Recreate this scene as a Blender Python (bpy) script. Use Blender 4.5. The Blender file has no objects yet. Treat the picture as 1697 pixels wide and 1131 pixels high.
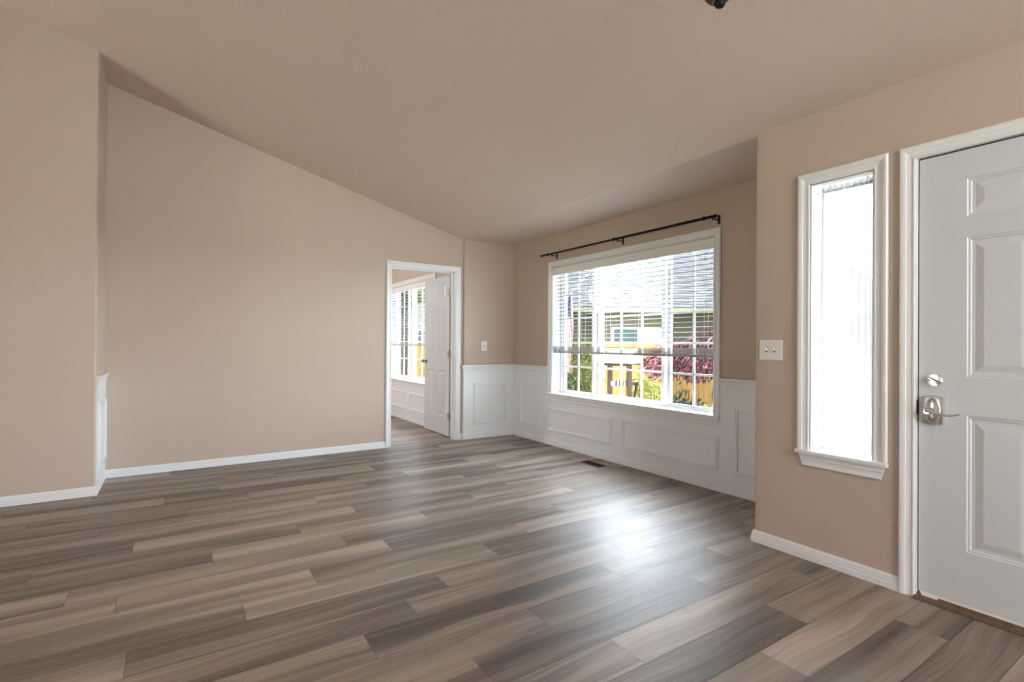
import bpy, bmesh, math, random
import numpy as np
from mathutils import Vector, Matrix

SC = bpy.context.scene
COL = SC.collection
random.seed(7)
RNG = np.random.default_rng(11)

# ------------------------------------------------------------------ camera
CAM_H = 1.1814
R_ = Vector((0.83636, -0.54814, 0.00614)); U_ = Vector((-0.00716, 0.00027, 0.99997)); F_ = Vector((0.54813, 0.83638, 0.00370))
cam = bpy.data.objects.new('camera', bpy.data.cameras.new('camera'))
COL.objects.link(cam)
cam.matrix_world = Matrix(((R_.x, U_.x, -F_.x, 0), (R_.y, U_.y, -F_.y, 0), (R_.z, U_.z, -F_.z, CAM_H), (0, 0, 0, 1)))
cam.data.sensor_width = 36.0
cam.data.lens = 36.0 * 851.58 / 1697.0
cam.data.clip_start = 0.02
cam.data.clip_end = 300
SC.camera = cam

# ------------------------------------------------------------------ sky, sun, exposure
# hazy sky, much brighter over the street side (+x) than over the back of the house
SKY_LO, SKY_HI = 1.4, 15.0
world = bpy.data.worlds.new('sky'); SC.world = world; world.use_nodes = True
wn = world.node_tree.nodes; wl = world.node_tree.links
bg = wn['Background']; bg.inputs['Color'].default_value = (0.84, 0.915, 1.0, 1)
tcw = wn.new('ShaderNodeTexCoord'); dt = wn.new('ShaderNodeVectorMath'); dt.operation = 'DOT_PRODUCT'
dt.inputs[1].default_value = Vector((0.93, 0.0, 0.36)).normalized()
mr = wn.new('ShaderNodeMapRange'); mr.interpolation_type = 'SMOOTHSTEP'
mr.inputs['From Min'].default_value = 0.05; mr.inputs['From Max'].default_value = 0.95
mr.inputs['To Min'].default_value = SKY_LO; mr.inputs['To Max'].default_value = SKY_HI
wl.new(tcw.outputs['Generated'], dt.inputs[0]); wl.new(dt.outputs['Value'], mr.inputs['Value']); wl.new(mr.outputs[0], bg.inputs['Strength'])
sun = bpy.data.objects.new('sun', bpy.data.lights.new('sun', 'SUN')); COL.objects.link(sun)
sun.data.energy = 9.0; sun.data.angle = math.radians(0.6); sun.data.color = (1.0, 0.965, 0.91)
az = Vector((-0.95, 0.30, 0)).normalized(); el = math.radians(60)
sun.rotation_euler = Vector((az.x * math.cos(el), az.y * math.cos(el), math.sin(el))).to_track_quat('Z', 'Y').to_euler()

def portal(name, loc, facing, w, h):
    l = bpy.data.lights.new(name, 'AREA'); l.shape = 'RECTANGLE'; l.size = w; l.size_y = h
    l.cycles.is_portal = True
    o = bpy.data.objects.new(name, l); COL.objects.link(o); o.location = loc
    o.rotation_euler = Vector(facing).to_track_quat('-Z', 'Z').to_euler()
def fill_light(name, loc, watts, radius, color=(0.93, 0.975, 1.0)):
    l = bpy.data.lights.new(name, 'POINT'); l.energy = watts; l.shadow_soft_size = radius; l.color = color
    o = bpy.data.objects.new(name, l); COL.objects.link(o); o.location = loc
fill_light('room_fill', (1.1, -2.6, 2.3), 52, 0.30)          # unseen fill added to brighten the front wall and ceiling
fill_light('study_fill', (0.7, 7.5, 2.15), 22, 0.20)  # unseen fill added to brighten the study and its door
portal('daylight_bay', (3.90, 3.67, 1.33), (-1, 0, 0), 2.2, 1.5)
portal('daylight_sidelight', (3.12, 1.31, 1.33), (-1, 0, 0), 0.32, 1.5)
portal('daylight_study', (3.14, 7.33, 1.33), (-1, 0, 0), 1.85, 1.5)
portal('daylight_patio', (-4.46, 3.15, 1.05), (1, 0, 0), 1.1, 2.1)
portal('daylight_rear', (1.6, -5.68, 1.45), (0, 1, 0), 2.5, 2.9)

vs = SC.view_settings
vs.view_transform = 'Standard'; vs.look = 'None'; vs.gamma = 1.0; vs.use_curve_mapping = False
vs.exposure = 2.12
SC.cycles.use_denoising = True
SC.cycles.max_bounces = 14
SC.cycles.diffuse_bounces = 8
SC.cycles.glossy_bounces = 4
SC.cycles.transmission_bounces = 8
SC.cycles.transparent_max_bounces = 24
SC.cycles.sample_clamp_indirect = 8.0

# ------------------------------------------------------------------ helpers: objects
def link(o, parent=None):
    COL.objects.link(o)
    if parent is not None:
        o.parent = parent
        o.matrix_parent_inverse = Matrix.Translation(parent.get('_base', (0, 0, 0))).inverted()
    return o

def tag(o, label=None, cat=None, group=None, kind=None):
    if label: o['label'] = label
    if cat: o['category'] = cat
    if group: o['group'] = group
    if kind: o['kind'] = kind
    return o

def obj(name, bm, mat, parent=None, smooth=None, recalc=True):
    if recalc: bmesh.ops.recalc_face_normals(bm, faces=bm.faces)
    me = bpy.data.meshes.new(name); bm.to_mesh(me); bm.free()
    for m in (mat if isinstance(mat, (list, tuple)) else [mat]): me.materials.append(m)
    if smooth is not None:
        me.polygons.foreach_set('use_smooth', [True] * len(me.polygons))
        me.set_sharp_from_angle(angle=math.radians(smooth))
    return link(bpy.data.objects.new(name, me), parent)

def struct(name, bm, mat, parent=None, label=None, cat=None, smooth=None):
    o = obj(name, bm, mat, parent, smooth)
    if parent is None:
        o['kind'] = 'structure'
        tag(o, label, cat)
    return o

def thing(name, label, cat, loc, group=None):
    o = bpy.data.objects.new(name, None); COL.objects.link(o)
    o.empty_display_size = 0.05
    o.location = loc; o['_base'] = tuple(loc)
    return tag(o, label, cat, group)

B = bmesh.new
def box(bm, x0, x1, y0, y1, z0, z1, bevel=0.0):
    r = bmesh.ops.create_cube(bm, size=1.0)
    M = Matrix.Translation(((x0 + x1) / 2, (y0 + y1) / 2, (z0 + z1) / 2)) @ Matrix.Diagonal((abs(x1 - x0), abs(y1 - y0), abs(z1 - z0), 1))
    bmesh.ops.transform(bm, matrix=M, verts=r['verts'])
    if bevel:
        es = {e for v in r['verts'] for e in v.link_edges}
        bmesh.ops.bevel(bm, geom=list(es), offset=bevel, segments=2, affect='EDGES', profile=0.7)
    return bm

def cyl(bm, p0, p1, r0, r1=None, seg=20, cap=True):
    p0, p1 = Vector(p0), Vector(p1); d = p1 - p0
    r = bmesh.ops.create_cone(bm, cap_ends=cap, segments=seg, radius1=r0, radius2=r0 if r1 is None else r1, depth=d.length)
    M = Matrix.Translation((p0 + p1) / 2) @ d.to_track_quat('Z', 'Y').to_matrix().to_4x4()
    bmesh.ops.transform(bm, matrix=M, verts=r['verts'])
    return bm

def ball(bm, c, r, scale=(1, 1, 1), seg=20):
    q = bmesh.ops.create_uvsphere(bm, u_segments=seg, v_segments=seg // 2, radius=r)
    bmesh.ops.transform(bm, matrix=Matrix.Translation(c) @ Matrix.Diagonal((*scale, 1)), verts=q['verts'])
    return bm

def lathe(bm, c, axis, prof, seg=32):
    """prof: list of (radius, height) along axis from c"""
    q = Vector(axis).to_track_quat('Z', 'Y').to_matrix()
    rings = []
    for r, h in prof:
        ring = []
        for i in range(seg):
            a = 2 * math.pi * i / seg
            ring.append(bm.verts.new(Vector(c) + q @ Vector((r * math.cos(a), r * math.sin(a), h))))
        rings.append(ring)
    for a, b in zip(rings, rings[1:]):
        for i in range(seg):
            bm.faces.new((a[i], a[(i + 1) % seg], b[(i + 1) % seg], b[i]))
    bm.faces.new(rings[0]); bm.faces.new(rings[-1])
    return bm

def prism(bm, poly, z0, z1):
    """vertical prism over an xy polygon"""
    a = [bm.verts.new((x, y, z0)) for x, y in poly]; b = [bm.verts.new((x, y, z1)) for x, y in poly]
    n = len(poly)
    bm.faces.new(a); bm.faces.new(b)
    for i in range(n): bm.faces.new((a[i], a[(i + 1) % n], b[(i + 1) % n], b[i]))
    return bm

def rounded(cx, cy, sx, sy, r, n=5):
    """points of a rounded outside corner at (cx,cy); the solid lies toward (-sx,-sy); ordered from the x face to the y face"""
    ox, oy = cx - sx * r, cy - sy * r
    return [(ox + sx * r * math.cos(t), oy + sy * r * math.sin(t)) for t in [math.pi / 2 * i / n for i in range(n + 1)]]

def sweep(bm, path, n, prof, closed=False):
    """sweep a closed profile [(a,b)] along a planar path; a runs along n x tangent, b along n; mitred corners"""
    n = Vector(n); P = [Vector(p) for p in path]; N = len(P); rings = []
    for i in range(N):
        tin = (P[i] - P[i - 1]).normalized() if (i > 0 or closed) else None
        tout = (P[(i + 1) % N] - P[i]).normalized() if (i < N - 1 or closed) else None
        if tin is None: tin = tout
        if tout is None: tout = tin
        s1, s2 = n.cross(tin), n.cross(tout)
        m = (s1 + s2) / (1 + s1.dot(s2))
        rings.append([bm.verts.new(P[i] + a * m + b * n) for a, b in prof])
    k = len(prof)
    for i in range(N if closed else N - 1):
        A, C_ = rings[i], rings[(i + 1) % N]
        for j in range(k): bm.faces.new((A[j], A[(j + 1) % k], C_[(j + 1) % k], C_[j]))
    if not closed:
        bm.faces.new(rings[0]); bm.faces.new(rings[-1])
    return bm

def tube(bm, pts, r, seg=10):
    pts = [Vector(p) for p in pts]; rings = []
    for i, p in enumerate(pts):
        d = (pts[min(i + 1, len(pts) - 1)] - pts[max(i - 1, 0)]).normalized()
        q = d.to_track_quat('Z', 'Y').to_matrix()
        rr = r[i] if isinstance(r, (list, tuple)) else r
        rings.append([bm.verts.new(p + q @ Vector((rr * math.cos(2 * math.pi * k / seg), rr * math.sin(2 * math.pi * k / seg), 0))) for k in range(seg)])
    for a, b in zip(rings, rings[1:]):
        for k in range(seg): bm.faces.new((a[k], a[(k + 1) % seg], b[(k + 1) % seg], b[k]))
    bm.faces.new(rings[0]); bm.faces.new(rings[-1])
    return bm

def frame(bm, plane, c0, c1, z0, z1, w, x0, x1, wb=None):
    """rectangular frame of four bars in the plane of an x wall: y from c0 to c1"""
    wb = w if wb is None else wb
    box(bm, x0, x1, c0, c0 + w, z0, z1); box(bm, x0, x1, c1 - w, c1, z0, z1)
    box(bm, x0, x1, c0 + w, c1 - w, z0, z0 + wb); box(bm, x0, x1, c0 + w, c1 - w, z1 - w, z1)
    return bm

# ------------------------------------------------------------------ helpers: materials
def mat(name, color, rough=0.5, metal=0.0, spec=0.5, bump=None, var=None):
    m = bpy.data.materials.new(name); m.use_nodes = True
    nt = m.node_tree; b = nt.nodes['Principled BSDF']
    b.inputs['Base Color'].default_value = (*color, 1); b.inputs['Roughness'].default_value = rough
    b.inputs['Metallic'].default_value = metal; b.inputs['Specular IOR Level'].default_value = spec
    tc = nt.nodes.new('ShaderNodeTexCoord')
    if var:                                   # (scale, amount, stretch): albedo mottling
        mp = nt.nodes.new('ShaderNodeMapping'); mp.inputs['Scale'].default_value = var[2] if len(var) > 2 else (1, 1, 1)
        nz = nt.nodes.new('ShaderNodeTexNoise'); nz.inputs['Scale'].default_value = var[0]; nz.inputs['Detail'].default_value = 4
        rp = nt.nodes.new('ShaderNodeMapRange'); rp.inputs['To Min'].default_value = 1 - var[1]; rp.inputs['To Max'].default_value = 1 + var[1]
        rp.inputs['From Min'].default_value = 0.3; rp.inputs['From Max'].default_value = 0.7
        mx = nt.nodes.new('ShaderNodeVectorMath'); mx.operation = 'SCALE'; mx.inputs[0].default_value = color
        nt.links.new(tc.outputs['Object'], mp.inputs[0]); nt.links.new(mp.outputs[0], nz.inputs['Vector'])
        nt.links.new(nz.outputs['Fac'], rp.inputs['Value']); nt.links.new(rp.outputs[0], mx.inputs['Scale'])
        nt.links.new(mx.outputs[0], b.inputs['Base Color'])
    if bump:                                  # (scale, strength, distance)
        nz = nt.nodes.new('ShaderNodeTexNoise'); nz.inputs['Scale'].default_value = bump[0]; nz.inputs['Detail'].default_value = 3
        bp = nt.nodes.new('ShaderNodeBump'); bp.inputs['Strength'].default_value = bump[1]; bp.inputs['Distance'].default_value = bump[2]
        nt.links.new(tc.outputs['Object'], nz.inputs['Vector']); nt.links.new(nz.outputs['Fac'], bp.inputs['Height'])
        nt.links.new(bp.outputs[0], b.inputs['Normal'])
    return m

def see_through(name, base, transparency, tint=(1, 1, 1), translucent=0.0, gloss=0.0):
    m = bpy.data.materials.new(name); m.use_nodes = True; nt = m.node_tree; nd = nt.nodes
    for x in list(nd): nd.remove(x)
    out = nd.new('ShaderNodeOutputMaterial')
    tr = nd.new('ShaderNodeBsdfTransparent'); tr.inputs[0].default_value = (*tint, 1)
    df = nd.new('ShaderNodeBsdfDiffuse'); df.inputs[0].default_value = (*base, 1)
    cur = df.outputs[0]
    if translucent:
        tl = nd.new('ShaderNodeBsdfTranslucent'); tl.inputs[0].default_value = (*base, 1)
        a = nd.new('ShaderNodeMixShader'); a.inputs[0].default_value = translucent
        nt.links.new(cur, a.inputs[1]); nt.links.new(tl.outputs[0], a.inputs[2]); cur = a.outputs[0]
    mx = nd.new('ShaderNodeMixShader'); mx.inputs[0].default_value = transparency
    nt.links.new(cur, mx.inputs[1]); nt.links.new(tr.outputs[0], mx.inputs[2]); cur = mx.outputs[0]
    if gloss:
        gl = nd.new('ShaderNodeBsdfGlossy'); gl.inputs['Roughness'].default_value = 0.02
        lw = nd.new('ShaderNodeLayerWeight'); lw.inputs['Blend'].default_value = 0.5
        pw = nd.new('ShaderNodeMath'); pw.operation = 'POWER'; pw.inputs[1].default_value = 5.0
        fr = nd.new('ShaderNodeMath'); fr.operation = 'MULTIPLY_ADD'; fr.inputs[1].default_value = gloss; fr.inputs[2].default_value = 0.03
        nt.links.new(lw.outputs['Facing'], pw.inputs[0]); nt.links.new(pw.outputs[0], fr.inputs[0])
        g = nd.new('ShaderNodeMixShader'); nt.links.new(fr.outputs[0], g.inputs[0])
        nt.links.new(cur, g.inputs[1]); nt.links.new(gl.outputs[0], g.inputs[2]); cur = g.outputs[0]
    nt.links.new(cur, out.inputs['Surface'])
    return m

WALL = mat('tan_wall_paint', (0.54, 0.446, 0.376), 0.55, spec=0.35, bump=(140, 0.12, 0.002))
CEIL = mat('tan_ceiling_paint', (0.66, 0.548, 0.472), 0.65, spec=0.25, bump=(55, 0.36, 0.004))
TRIM = mat('white_trim_paint', (0.79, 0.815, 0.83), 0.32, spec=0.5, bump=(60, 0.03, 0.001))
WAINS = mat('white_wainscot_paint', (0.82, 0.85, 0.875), 0.38, spec=0.45, bump=(90, 0.06, 0.001))
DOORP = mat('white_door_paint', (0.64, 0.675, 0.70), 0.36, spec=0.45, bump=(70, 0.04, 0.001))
VINYL = mat('white_window_vinyl', (0.82, 0.83, 0.83), 0.3)
PLATE = mat('white_plastic', (0.80, 0.80, 0.78), 0.28)
SLOT = mat('dark_slot', (0.06, 0.055, 0.05), 0.6)
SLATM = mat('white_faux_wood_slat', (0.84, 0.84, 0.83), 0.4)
SLATD = mat('white_slat_darkened', (0.31, 0.31, 0.305), 0.5)  # slats share the valance white, darkened here so their undersides read shaded
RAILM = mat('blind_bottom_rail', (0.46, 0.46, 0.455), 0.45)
CORD = mat('white_cord', (0.82, 0.82, 0.80), 0.8)
BLACK = mat('black_metal', (0.012, 0.011, 0.011), 0.42, 0.6)
IRON = mat('dark_bronze_shade', (0.045, 0.040, 0.038), 0.5, 0.3)
CHROME = mat('polished_chrome', (0.80, 0.81, 0.82), 0.18, 1.0)
NICKEL = mat('satin_nickel', (0.40, 0.385, 0.37), 0.32, 1.0)
BRONZE = mat('bronze_threshold', (0.16, 0.105, 0.07), 0.45, 0.4, var=(9, 0.2, (1, 4, 1)))
VENTM = mat('brown_metal_register', (0.36, 0.27, 0.19), 0.45, 0.3)
VENTD = mat('dark_duct', (0.03, 0.02, 0.014), 0.8)
CLEAR = see_through('clear_plastic_clip', (0.8, 0.8, 0.8), 0.55, gloss=.6)
GLASS = see_through('window_glass', (0, 0, 0), 1.0, (0.82, 0.835, 0.84), gloss=.5)
SCREEN = see_through('grey_insect_screen', (0.012, 0.012, 0.013), 0.66)
SHEER = see_through('sheer_white_fabric', (0.39, 0.39, 0.395), 0.11, translucent=0.5)

HEM = see_through('sheer_white_hem', (0.85, 0.85, 0.86), 0.35, translucent=0.6)

def plank_material():
    m = bpy.data.materials.new('grey_brown_vinyl_plank'); m.use_nodes = True
    nt = m.node_tree; nd = nt.nodes; lk = nt.links; b = nd['Principled BSDF']
    def N(t, **kw):
        x = nd.new(t)
        for k, v in kw.items(): setattr(x, k, v)
        return x
    tone = N('ShaderNodeAttribute', attribute_name='tone'); off = N('ShaderNodeAttribute', attribute_name='shift')
    tc = N('ShaderNodeTexCoord')
    add = N('ShaderNodeVectorMath', operation='ADD'); lk.new(tc.outputs['Object'], add.inputs[0]); lk.new(off.outputs['Vector'], add.inputs[1])
    # gentle wander of the grain lines across the board
    mw = N('ShaderNodeMapping'); mw.inputs['Scale'].default_value = (1.6, 5.0, 1); lk.new(add.outputs[0], mw.inputs[0])
    nw = N('ShaderNodeTexNoise'); nw.inputs['Scale'].default_value = 1.0; nw.inputs['Detail'].default_value = 1.0; lk.new(mw.outputs[0], nw.inputs['Vector'])
    wv = N('ShaderNodeVectorMath', operation='MULTIPLY_ADD'); lk.new(nw.outputs['Color'], wv.inputs[0])
    wv.inputs[1].default_value = (0.0, 0.10, 0.0); lk.new(add.outputs[0], wv.inputs[2])
    def noise(scale, det, rough=0.55, dist=0.0):
        mp = N('ShaderNodeMapping'); mp.inputs['Scale'].default_value = scale
        nz = N('ShaderNodeTexNoise'); nz.inputs['Scale'].default_value = 1.0; nz.inputs['Detail'].default_value = det
        nz.inputs['Roughness'].default_value = rough; nz.inputs['Distortion'].default_value = dist
        lk.new(wv.outputs[0], mp.inputs[0]); lk.new(mp.outputs[0], nz.inputs['Vector']); return nz
    band = noise((0.50, 8.0, 1), 2.0, 0.45)               # wide cloudy bands along the plank
    grain = noise((1.6, 70.0, 1), 5.0, 0.62)              # fine grain
    streak = noise((0.55, 24.0, 1), 2.0, 0.5)             # long dark streaks
    def ramp(src, a, c, lo, hi):
        r = N('ShaderNodeMapRange'); r.inputs['From Min'].default_value = a; r.inputs['From Max'].default_value = c
        r.inputs['To Min'].default_value = lo; r.inputs['To Max'].default_value = hi; r.interpolation_type = 'SMOOTHSTEP'
        lk.new(src, r.inputs['Value']); return r.outputs[0]
    def math_(op, a, c):
        x = N('ShaderNodeMath', operation=op)
        for i, v in enumerate((a, c)):
            if isinstance(v, (int, float)): x.inputs[i].default_value = v
            else: lk.new(v, x.inputs[i])
        return x.outputs[0]
    mpv = N('ShaderNodeMapping'); mpv.inputs['Scale'].default_value = (0.9, 3.6, 0.0); lk.new(add.outputs[0], mpv.inputs[0])
    vor = N('ShaderNodeTexVoronoi'); vor.inputs['Scale'].default_value = 1.0; lk.new(mpv.outputs[0], vor.inputs['Vector'])
    sep = N('ShaderNodeSeparateColor'); lk.new(vor.outputs['Color'], sep.inputs[0])
    knot = math_('MULTIPLY', ramp(vor.outputs['Distance'], 0.015, 0.085, 1.0, 0.0), ramp(sep.outputs[0], 0.62, 0.66, 0.0, 1.0))
    halo = math_('MULTIPLY', ramp(vor.outputs['Distance'], 0.05, 0.30, 1.0, 0.0), ramp(sep.outputs[0], 0.62, 0.66, 0.0, 1.0))
    v = math_('ADD', tone.outputs['Fac'], ramp(band.outputs['Fac'], 0.30, 0.70, -0.30, 0.30))
    v = math_('ADD', v, ramp(grain.outputs['Fac'], 0.3, 0.7, -0.13, 0.13))
    v = math_('SUBTRACT', v, ramp(streak.outputs['Fac'], 0.60, 0.78, 0.0, 0.34))
    v = math_('SUBTRACT', v, math_('MULTIPLY', halo, 0.10))
    v = math_('SUBTRACT', v, math_('MULTIPLY', knot, 0.45))
    cr = N('ShaderNodeValToRGB'); e = cr.color_ramp.elements
    e[0].position = 0.0; e[0].color = (0.072, 0.055, 0.043, 1)
    e[1].position = 1.0; e[1].color = (0.405, 0.333, 0.267, 1)
    for p, c in ((0.28, (0.145, 0.114, 0.091, 1)), (0.55, (0.241, 0.193, 0.155, 1)), (0.8, (0.322, 0.261, 0.208, 1))):
        q = cr.color_ramp.elements.new(p); q.color = c
    lk.new(v, cr.inputs[0]); lk.new(cr.outputs[0], b.inputs['Base Color'])
    b.inputs['Specular IOR Level'].default_value = 0.6
    rr = ramp(noise((40, 60, 1), 3.0).outputs['Fac'], 0.3, 0.7, 0.38, 0.47); lk.new(rr, b.inputs['Roughness'])
    bp = N('ShaderNodeBump'); bp.inputs['Strength'].default_value = 0.05; bp.inputs['Distance'].default_value = 0.0006
    gm = noise((14.0, 120.0, 1), 4.0, 0.6)
    lk.new(gm.outputs['Fac'], bp.inputs['Height']); lk.new(bp.outputs[0], b.inputs['Normal'])
    return m
PLANK = plank_material()
GAP = mat('dark_plank_joint', (0.05, 0.038, 0.03), 0.7)

# ------------------------------------------------------------------ key dimensions (metres)
WX = 3.668      # bay window wall
FX = 2.918      # front door wall
BY = 5.592      # back wall (doorway to the study)
BP = 5.562      # slightly proud bay end of the back wall
PX = 2.946      # where the proud part starts, and where the vault springs
SX, SY = -0.5026, 5.0155   # stub wall corner
CY_ = 1.785     # outside corner of the front door wall
ZC = 2.44; KV = 0.275
RX = -1.6       # vault ridge
EX = -4.3; RY = -5.5       # far left and rear walls
def vz(x): return ZC + KV * (PX - x) if x > RX else ZC + KV * (PX - RX) - 0.30 * (RX - x)

# ------------------------------------------------------------------ floor: one mesh, a face per plank
def floor():
    L, W = 1.2568, 0.1859
    J = {0: 1.887, 1: 2.246, 2: 1.46, 3: .937, 4: 1.317, 5: .643, 6: .889, 7: 1.113, 8: .26, 9: .59, 10: 1.044, 11: .85, 12: .177,
         13: 1.917, 14: 2.321, 15: .321, 16: .88, 17: .074, 18: .48, 19: 1.196, 20: .3, 21: .75, 22: 1.632, 23: 1.26, -1: 2.60, -2: 1.95}
    bm = B(); tones = []; shifts = []
    rnd = random.Random(5)
    box(bm, -4.4, 3.86, -5.6, 9.6, -0.06, -0.0012)
    nb = len(bm.faces)
    for f in bm.faces: f.material_index = 1
    tones += [0.0] * nb; shifts += [(0, 0, 0)] * nb
    for n in range(-36, 47):
        y1 = 1.131 + W * n; y0 = y1 - W
        j = J.get(n, rnd.random() * L)
        x = j - L * math.ceil((j + 4.4) / L)
        while x < 3.86:
            a, c = max(x, -4.4), min(x + L, 3.86)
            k = round((x - j) / L)
            t = PT.get((n, k), 0.30 + 0.42 * rnd.random())
            if c - a > 0.01:
                g = 0.0007
                vsx = [bm.verts.new(p) for p in ((a + g, y0 + g, 0), (c - g, y0 + g, 0), (c - g, y1 - g, 0), (a + g, y1 - g, 0))]
                bm.faces.new(vsx); tones.append(t)
                shifts.append((rnd.uniform(0, 90), rnd.uniform(0, 90), rnd.uniform(0, 90)))
            x += L
    o = struct('floor', bm, [PLANK, GAP], label='grey brown wood look plank floor', cat='floor')
    at = o.data.attributes.new('tone', 'FLOAT', 'FACE'); at.data.foreach_set('value', tones)
    at = o.data.attributes.new('shift', 'FLOAT_VECTOR', 'FACE'); at.data.foreach_set('vector', np.array(shifts, dtype=np.float32).ravel())
PT = {(14, -2): .80, (12, 0): .80, (10, -1): .80, (12, -1): .40, (10, 0): .38, (8, 0): .75, (5, -1): .78, (5, 0): .30, (4, 0): .45, (2, -1): .50, (3, 0): .32,
      (0, 0): .70, (2, 0): .62, (1, 0): .45, (-1, -1): .20, (-1, 0): .36, (-2, 0): .22, (-2, -1): .24, (-2, 1): .24, (7, -2): .76, (17, -1): .32, (16, -1): .60, (3, 1): .55,
      (7, -1): .45, (6, -1): .50, (13, -2): .42, (11, 0): .45, (9, 0): .55, (1, -1): .40, (-1, -2): .45, (0, -1): .50}
floor()

# ------------------------------------------------------------------ ceiling
def ceiling():
    bm = B()
    def slab(poly, t=0.12):
        a = [bm.verts.new(p) for p in poly]; b = [bm.verts.new((p[0], p[1], p[2] + t)) for p in poly]
        bm.faces.new(a); bm.faces.new(b)
        for i in range(len(a)): bm.faces.new((a[i], a[(i + 1) % len(a)], b[(i + 1) % len(a)], b[i]))
    x1 = PX
    slab([(x1, RY - .15, ZC), (x1, BY + .1, ZC), (RX, BY + .1, vz(RX)), (RX, RY - .15, vz(RX))])
    slab([(RX, RY - .15, vz(RX)), (RX, BY + .1, vz(RX)), (EX - .15, BY + .1, vz(EX - .15)), (EX - .15, RY - .15, vz(EX - .15))])
    slab([(x1, CY_ - .12, ZC), (3.88, CY_ - .12, ZC), (3.88, BY + .1, ZC), (x1, BY + .1, ZC)])
    struct('ceiling', bm, CEIL, label='tan textured vaulted ceiling', cat='ceiling')
    bm = B(); box(bm, -1.2, 3.12, BY + .12, 9.6, ZC, ZC + .12)
    struct('ceiling_study', bm, CEIL, label='flat ceiling of the room beyond the doorway', cat='ceiling')
ceiling()

# ------------------------------------------------------------------ walls
def walls():
    TB = 0.118
    # back wall with the doorway, top follows the vault
    dx0, dx1, dz = 2.028, 2.852, 2.047
    bm = B()
    box(bm, SX - .3, dx0, BY, BY + TB, 0, 4.0); box(bm, dx1, PX + .05, BY, BY + TB, 0, 2.5); box(bm, dx0, dx1, BY, BY + TB, dz, 2.75)
    struct('wall_back', bm, WALL, label='tan wall with the open doorway', cat='wall')
    bm = B()
    prism(bm, [(3.88, BP), (3.88, BY + TB), (PX + .0, BY + TB)] + [(PX, BP + .02)] + rounded(PX, BP, -1, -1, .012)[0:], 0, ZC + .02)
    struct('wall_bay_end', bm, WALL, label='narrow tan wall beside the doorway above white wainscot', cat='wall')
    # stub wall on the left, rounded corner
    bm = B()
    prism(bm, [(SX, BY + TB)] + rounded(SX, SY, 1, -1, .016) + [(EX - .15, SY), (EX - .15, BY + TB)], 0, 4.0)
    struct('wall_left_stub', bm, WALL, label='tan wall at the far left edge', cat='wall', smooth=40)
    # front door wall (x = FX), with door and sidelight openings; ends in a rounded corner at CY_
    bm = B(); t = 0.165; X0, X1 = FX, FX + t
    box(bm, X0, X1, 1.465, 1.70, 0, 2.75); box(bm, X0, X1, .985, 1.155, 0, 2.75)
    box(bm, X0, X1, 1.155, 1.465, 0, .60); box(bm, X0, X1, 1.155, 1.465, 2.06, 2.75)
    box(bm, X0, X1, .05, .985, 2.065, 2.75); box(bm, X0, X1, RY - .15, .05, 0, 2.75)
    prism(bm, [(X0, 1.70)] + rounded(FX, CY_, -1, 1, .014) + [(3.88, CY_), (3.88, 1.70)], 0, 2.75)
    struct('wall_front_door', bm, WALL, label='tan wall with the front door and narrow window', cat='wall', smooth=40)
    # bay window wall
    bm = B(); X0, X1 = WX, 3.88
    box(bm, X0, X1, CY_ - .1, 2.60, 0, 2.46); box(bm, X0, X1, 4.745, BY + TB, 0, 2.46)
    box(bm, X0, X1, 2.60, 4.745, 0, .60); box(bm, X0, X1, 2.60, 4.745, 2.06, 2.46)
    struct('wall_window', bm, WALL, label='tan wall around the wide window', cat='wall')
    # study walls
    bm = B(); X0, X1 = 2.945, 3.12
    box(bm, X0, X1, BY + TB, 6.43, 0, 2.5); box(bm, X0, X1, 8.225, 9.6, 0, 2.5); box(bm, X0, X1, 6.43, 8.225, 0, .60); box(bm, X0, X1, 6.43, 8.225, 2.06, 2.5)
    struct('wall_study_window', bm, WALL, label='wall around the window in the room beyond the doorway', cat='wall')
    bm = B(); box(bm, -1.2, 3.12, 9.5, 9.62, 0, 2.5); struct('wall_study_far', bm, WALL)
    bm = B(); box(bm, -1.3, -1.2, BY + TB, 9.62, 0, 2.5); struct('wall_study_left', bm, WALL)
    # unseen far left wall (patio door opening) and rear wall (opening added and sized to light the room)
    bm = B(); X0, X1 = EX - .15, EX
    box(bm, X0, X1, RY - .15, 2.6, 0, 3.4); box(bm, X0, X1, 3.7, 5.1, 0, 3.4); box(bm, X0, X1, 2.6, 3.7, 2.1, 3.4)
    struct('wall_far_left', bm, WALL)
    bm = B(); Y0, Y1 = RY - .15, RY
    box(bm, EX - .15, .4, Y0, Y1, 0, 4.0); box(bm, 2.8, 3.1, Y0, Y1, 0, 4.0); box(bm, .4, 2.8, Y0, Y1, 2.9, 4.0)
    struct('wall_rear', bm, WALL)
    bm = B(); box(bm, -1.8, .55, -1.14, -1.0, 0, 3.2); struct('wall_light_block', bm, WALL)  # added behind the camera to keep rear light off the stub wall
    # roof over everything, overhanging the bay
    bm = B()
    def slab(poly, t=.1):
        a = [bm.verts.new(p) for p in poly]; b = [bm.verts.new((p[0], p[1], p[2] + t)) for p in poly]
        bm.faces.new(a); bm.faces.new(b)
        for i in range(4): bm.faces.new((a[i], a[(i + 1) % 4], b[(i + 1) % 4], b[i]))
    rz = 2.60 + .36 * (4.02 - RX)
    slab([(4.02, -5.9, 2.60), (4.02, 10.2, 2.60), (RX, 10.2, rz), (RX, -5.9, rz)])
    slab([(RX, -5.9, rz), (RX, 10.2, rz), (-5.0, 10.2, rz - .36 * 3.4), (-5.0, -5.9, rz - .36 * 3.4)])
    struct('roof', bm, mat('roof_shingle_own', (.16, .16, .17), .9))
walls()

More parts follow.
